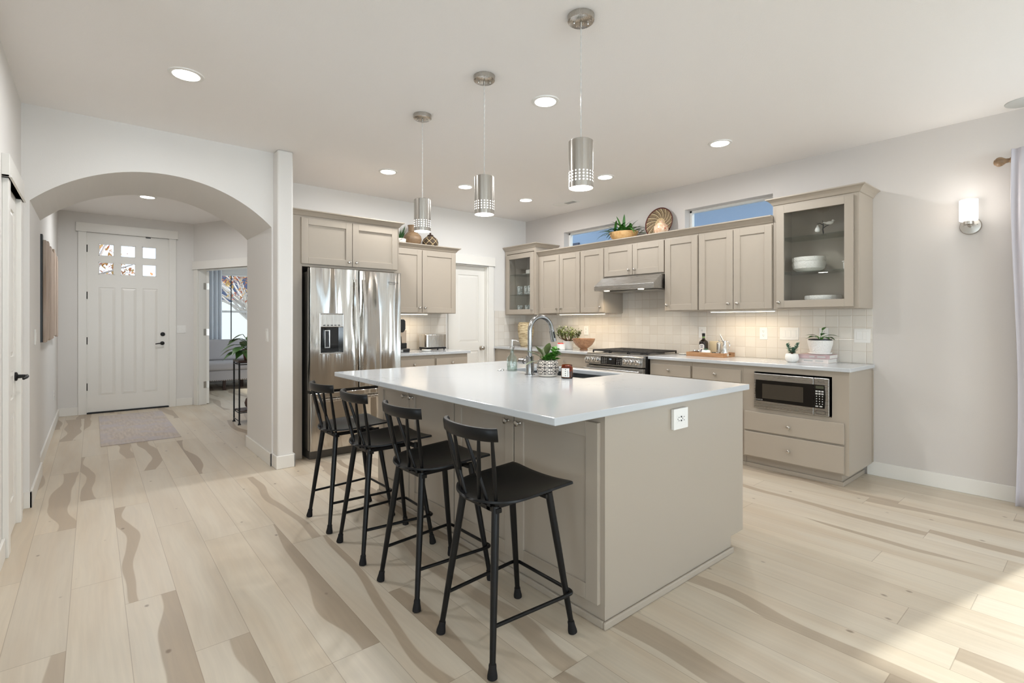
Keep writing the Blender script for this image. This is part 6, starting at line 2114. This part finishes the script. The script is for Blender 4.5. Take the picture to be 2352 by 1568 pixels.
# ------------------------------------------------------------------ entry hall
m = MB(); m.box(0.065, 0.745, 6.53, 8.60, 0.0, 0.008)
tag(m.build('entry_rug', M['rug'], None, origin=(0.4, 7.6, 0)), 'faded beige and grey rug in front of the front door', 'rug')
t = thing('wall_art', 'large wall art of bleached vertical wood slats in the hall', 'wall art', (-0.352, 6.75, 1.09))
m = MB(); m.box(-0.3515, -0.3225, 5.76, 5.86, 1.09, 2.0); m.build('frame_slat', M['black'], t)
n = 12; ya = 5.80; wv = (7.78 - ya) / n
for i in range(n):
    dz = random.uniform(-0.03, 0.03); dx = random.uniform(0, 0.006)
    m = MB(); m.box(-0.3215, -0.306 + dx, ya + i * wv + 0.003, ya + (i + 1) * wv - 0.003, 1.105 + dz * 0.6, 1.985 + dz)
    m.build('slat', M['artwood'], t, bevel=0.002)
# plant stand
sx0, sx1, sy0, sy1 = 1.375, 1.80, 6.83, 7.13
t = thing('plant_stand', 'tall black metal plant stand with wooden top in the hall', 'plant stand', (1.58, 6.98, 0))
m = MB(); m.box(sx0 - 0.01, sx1 + 0.01, sy0 - 0.01, sy1 + 0.01, 0.760, 0.785); m.build('top', M['darkwood'], t, bevel=0.003)
for (a, b) in ((sx0, sy0), (sx1, sy0), (sx0, sy1), (sx1, sy1)):
    m = MB(); m.tube([(a, b, 0.759), (a, b, 0.50)], 0.010, 10); m.tube([(a, b, 0.50), (a, b, 0.02)], 0.009, 10)
    m.cyl((a, b, 0.48), (a, b, 0.50), 0.0125, n=10); m.cyl((a, b, 0.0), (a, b, 0.02), 0.020, 0.012, n=12)
    m.build('leg', M['blackmetal'], t, smooth=True)
m = MB()
for z in (0.735, 0.145):
    m.tube([(sx0, sy0, z), (sx1, sy0, z)], 0.006, 8); m.tube([(sx0, sy1, z), (sx1, sy1, z)], 0.006, 8)
    m.tube([(sx0, sy0, z), (sx0, sy1, z)], 0.006, 8); m.tube([(sx1, sy0, z), (sx1, sy1, z)], 0.006, 8)
m.tube([(sx0, sy0, 0.045), (sx0, sy1, 0.045)], 0.006, 8)
m.build('rails', M['blackmetal'], t, smooth=True)
m = MB(); m.box(sx0 + 0.012, sx1 - 0.012, sy0 + 0.012, sy1 - 0.012, 0.1515, 0.165); m.build('lower_shelf', M['darkwood'], t)
for i, (x, z, r) in enumerate(((1.56, 0.1655, 0.10), (1.58, 0.1655 + 0.155, 0.085))):
    t = thing('round_pot', ('dark round pot on the lower shelf of the plant stand', 'smaller dark round pot stacked above the lower pot on the plant stand')[i], 'pot', (x, 6.96, z))
    m = MB(); m.lathe((x, 6.96, z), [(r * 0.55, 0), (r * 0.9, r * 0.35), (r, r * 0.8), (r * 0.85, r * 1.3), (r * 0.55, r * 1.52), (r * 0.45, r * 1.5), (0, r * 1.3)], 28); m.build('body', plain('dark_brown_clay', srgb(70, 44, 34), 0.6), t, smooth=True)
x, y, z = 1.53, 6.98, 0.7855
t = thing('potted_plant', 'large heart-leaved green plant on the tall plant stand', 'potted plant', (x, y, z))
m = MB(); m.lathe((x, y, z), [(0.065, 0), (0.072, 0.004), (0.092, 0.13), (0.085, 0.13), (0.08, 0.11), (0, 0.10)], 28); m.build('pot', plain('terracotta', srgb(120, 66, 46), 0.7), t, smooth=True)
m = MB(); ms = MB()
b0 = Vector((x, y, z + 0.11))
lv = [(-0.95, 0.15, -0.3, 0.30), (-0.6, 0.0, -0.8, 0.27), (-0.9, 0.8, 0.2, 0.36), (-0.35, 1.0, -0.2, 0.36), (-0.2, 0.35, -0.9, 0.25), (0.2, 0.8, -0.3, 0.33), (0.5, 0.5, -0.5, 0.3), (-0.5, 0.55, 0.5, 0.3), (0.1, 1.2, 0.2, 0.42), (0.8, 0.3, 0.2, 0.3), (-0.1, 0.1, -0.9, 0.2), (-0.75, 0.45, -0.6, 0.3), (0.3, 0.1, -0.8, 0.22), (-0.5, 1.1, -0.5, 0.30), (0.0, 0.7, 0.7, 0.3), (0.6, 0.9, 0.3, 0.35)]
for (a, b, c, L) in lv:
    d_ = dirv(a, b, c).normalized(); p = b0 + d_ * L * 0.62
    ms.tube([b0, (b0 + p) / 2 + Vector((0, 0, 0.04)), p], 0.004, 6)
    m.leaf(p, dirv(a, b * 0.2 - 0.35, c), 0.175, 0.13, 0.3, fold=0.18, n=9, shape='heart')
ms.build('stems', M['leafdark'], t, smooth=True)
m.build('leaves', plain('philodendron_leaf', srgb(58, 98, 40), 0.35, vary=0.2), t, smooth=True)

# ------------------------------------------------------------------ study
t = thing('sofa', 'light grey sofa with studded base under the study window', 'sofa', (2.6, 10.8, 0))
X0, X1, Y0, Y1 = 1.50, 3.6, 10.42, 11.38
m = MB(); m.box(X0, X1, Y0, Y1, 0.175, 0.365); bs = m.build('base', M['grey_fabric'], t, bevel=0.02, seg=3)
m = MB()
for i in range(60): m.sphere((X0 + 0.02 + i * (X1 - X0 - 0.04) / 59, Y0 - 0.001, 0.188), 0.007, 6, 4, (1, 0.5, 1))
m.build('studs', M['darkwood'], bs)
for i in range(2):
    a = X0 + i * (X1 - X0) / 2
    m = MB(); m.box(a + 0.006, a + (X1 - X0) / 2 - 0.006, Y0 - 0.02, Y1 - 0.22, 0.3655, 0.515); m.build('seat_cushion', M['grey_fabric'], t, bevel=0.045, seg=4)
    m = MB()
    m.prism([(a + 0.01, Y1 - 0.36, 0.5155), (a + 0.01, Y1 - 0.20, 0.5155), (a + 0.01, Y1 - 0.10, 0.905), (a + 0.01, Y1 - 0.24, 0.915)], ((X1 - X0) / 2 - 0.02, 0, 0)); m.build('back_cushion', M['grey_fabric'], t, bevel=0.05, seg=4)
m = MB(); m.box(X0, X1, Y1 - 0.10, Y1, 0.3655, 0.84); m.build('back', M['grey_fabric'], t, bevel=0.03, seg=3)
for (a, b) in ((X0 + 0.36, Y0 + 0.06), (X1 - 0.1, Y0 + 0.06), (X0 + 0.1, Y1 - 0.08), (X1 - 0.1, Y1 - 0.08), (X0 + 0.72, Y0 + 0.4)):
    m = MB(); m.prism([(a - 0.025, b - 0.025, 0), (a + 0.025, b - 0.025, 0), (a + 0.025, b + 0.025, 0), (a - 0.025, b + 0.025, 0)], (0, 0, 0.1745)); m.build('leg', M['darkwood'], t, bevel=0.004)
m = MB()
m.grid(lambda a, b: (1.70 + 0.30 * a, 11.50 + 0.03 * math.sin(a * 2 * PI * 4), 0.05 + 2.32 * b), 60, 4)
o = m.build('study_curtain', M['sheer'], None, origin=(1.85, 11.5, 0.05), smooth=True)
sm = o.modifiers.new('thickness', 'SOLIDIFY'); sm.thickness = 0.002
tag(o, 'white sheer curtain at the left side of the study window', 'curtain')
t = thing('curtain_rod', 'dark curtain rod over the study window', 'curtain rod', (2.6, 11.5, 2.385))
m = MB(); m.cyl((1.6, 11.5, 2.385), (3.7, 11.5, 2.385), 0.012, n=12); m.build('rod', M['blackmetal'], t, smooth=True)
m = MB(); m.cyl((2.18, 11.575, 0.66), (2.18, 11.575, 2.2), 0.010, n=8)
tag(m.build('blind_wand', M['blackmetal'], None, origin=(2.18, 11.575, 0.66)), 'thin dark vertical wand in front of the study window', 'wand')

# ------------------------------------------------------------------ outdoors
k = NT('blue_grey_siding')
X, Y, Z = k.xyz(k.coord())
fz_ = k.fract(k.mul(Z, 1 / 0.26))
k.base(k.mix(k.lt(fz_, 0.035), srgb(150, 168, 190), srgb(84, 96, 114))); k.rough(0.7)
k.bump(k.noise(k.coord(), 50, 2), 0.2, 0.01)
M['siding'] = k.m
t = thing('neighbour_house', 'blue-grey sided neighbouring house outside the high windows', 'house', (7.6, 3.0, -0.1))
m = MB(); m.box(7.4, 7.6, 1.0, 12.0, -0.1, 3.35); m.build('wall', M['siding'], t)
m = MB(); m.box(6.95, 7.6, 0.9, 6.4, 3.351, 3.42); m.box(6.93, 6.95, 0.9, 6.4, 3.34, 3.56); m.build('eave', plain('dark_eave', srgb(74, 84, 104), 0.6), t)
m = MB(); m.box(7.36, 7.3995, 6.75, 7.35, 2.62, 2.82); m.build('vent_hood', plain('dark_vent', srgb(60, 66, 84), 0.6), t)
m = MB(); m.box(-25, 25, 11.82, 60, -0.16, -0.10); m.box(5.2, 25, -14, 11.82, -0.16, -0.10)
struct(m.build('ground', plain('pale_concrete_ground', srgb(186, 182, 174), 0.9, bump=(6, 0.3, 0.02))))
t = thing('house_across', 'dark blue house with white garage door seen through the study window', 'house', (9.0, 27, -0.1))
m = MB(); m.box(3.2, 16, 26, 34, -0.1, 5.2); m.build('wall', plain('navy_siding', srgb(58, 70, 100), 0.7), t)
m = MB(); m.box(3.6, 9.8, 25.94, 25.995, -0.1, 2.15); m.build('garage_door', plain('white_garage_door', srgb(226, 222, 214), 0.6), t)
m = MB(); m.box(11.0, 13.2, 25.94, 25.995, 0.8, 2.5); m.build('window', M['black_gloss'], t)
m = MB(); m.prism([(2.7, 25.4, 5.2), (16.6, 25.4, 5.2), (16.6, 30, 7.4), (2.7, 30, 7.4)], (0, 0, 0.15)); m.build('roof', plain('grey_roof', srgb(96, 96, 102), 0.8), t)

def autumn_tree(lab, bx, by, h, nleaf, spread, mats):
    t = thing('autumn_tree', lab, 'tree', (bx, by, -0.1))
    m = MB(); tips = []
    m.tube([(bx, by, -0.1), (bx + 0.05, by, h * 0.25), (bx - 0.03, by + 0.05, h * 0.42)], [0.10, 0.085, 0.07], 10)
    top = Vector((bx - 0.03, by + 0.05, h * 0.40))
    for i in range(26):
        a = 2 * PI * i / 9 + random.uniform(-0.3, 0.3)
        e = random.uniform(0.1, 1.0)
        L = spread * random.uniform(0.6, 1.0)
        p1 = top + Vector((math.cos(a) * L * 0.5, math.sin(a) * L * 0.5, h * 0.22 * e - h * 0.04))
        p2 = top + Vector((math.cos(a + 0.2) * L, math.sin(a + 0.2) * L, h * 0.5 * e - h * 0.08))
        m.tube([top + Vector((0, 0, -h * 0.12 * random.random())), p1, p2], [0.035, 0.022, 0.008], 6)
        tips += [(p1, p2)]
        for s in range(2):
            q = p1.lerp(p2, random.uniform(0.1, 0.8))
            p3 = q + Vector((random.uniform(-0.5, 0.5), random.uniform(-0.5, 0.5), random.uniform(-0.15, 0.5)))
            m.tube([q, p3], [0.012, 0.004], 5)
            tips.append((q, p3))
    m.build('trunk', plain('pale_bark', srgb(206, 198, 190), 0.8), t, smooth=True)
    m = MB()
    for i in range(nleaf):
        a, b = random.choice(tips)
        p = a.lerp(b, random.uniform(0.2, 1.1)) + Vector((random.gauss(0, 0.10), random.gauss(0, 0.10), random.gauss(0, 0.10)))
        d_ = Vector((random.uniform(-1, 1), random.uniform(-1, 1), random.uniform(-1, 0.4))).normalized()
        m.cur = random.randrange(len(mats))
        m.leaf(p, d_, random.uniform(0.07, 0.12), 0.06, 0.2, n=2)
    m.build('crown', mats, t)
AUT = [plain('orange_leaf', srgb(206, 140, 80), 0.6), plain('russet_leaf', srgb(176, 96, 66), 0.6), plain('yellow_leaf', srgb(214, 176, 104), 0.6)]
autumn_tree('orange-leaved tree with pale branches outside the study window', 3.3, 15.2, 4.6, 1500, 2.1, AUT)
autumn_tree('orange-leaved tree outside the front door panes', -0.3, 12.4, 5.0, 1600, 1.1, AUT)
autumn_tree('leafy tree outside the glass door that dapples the sun', 10.4, -1.6, 6.4, 700, 1.6, [plain('green_tree_leaf', srgb(88, 120, 62), 0.6)])
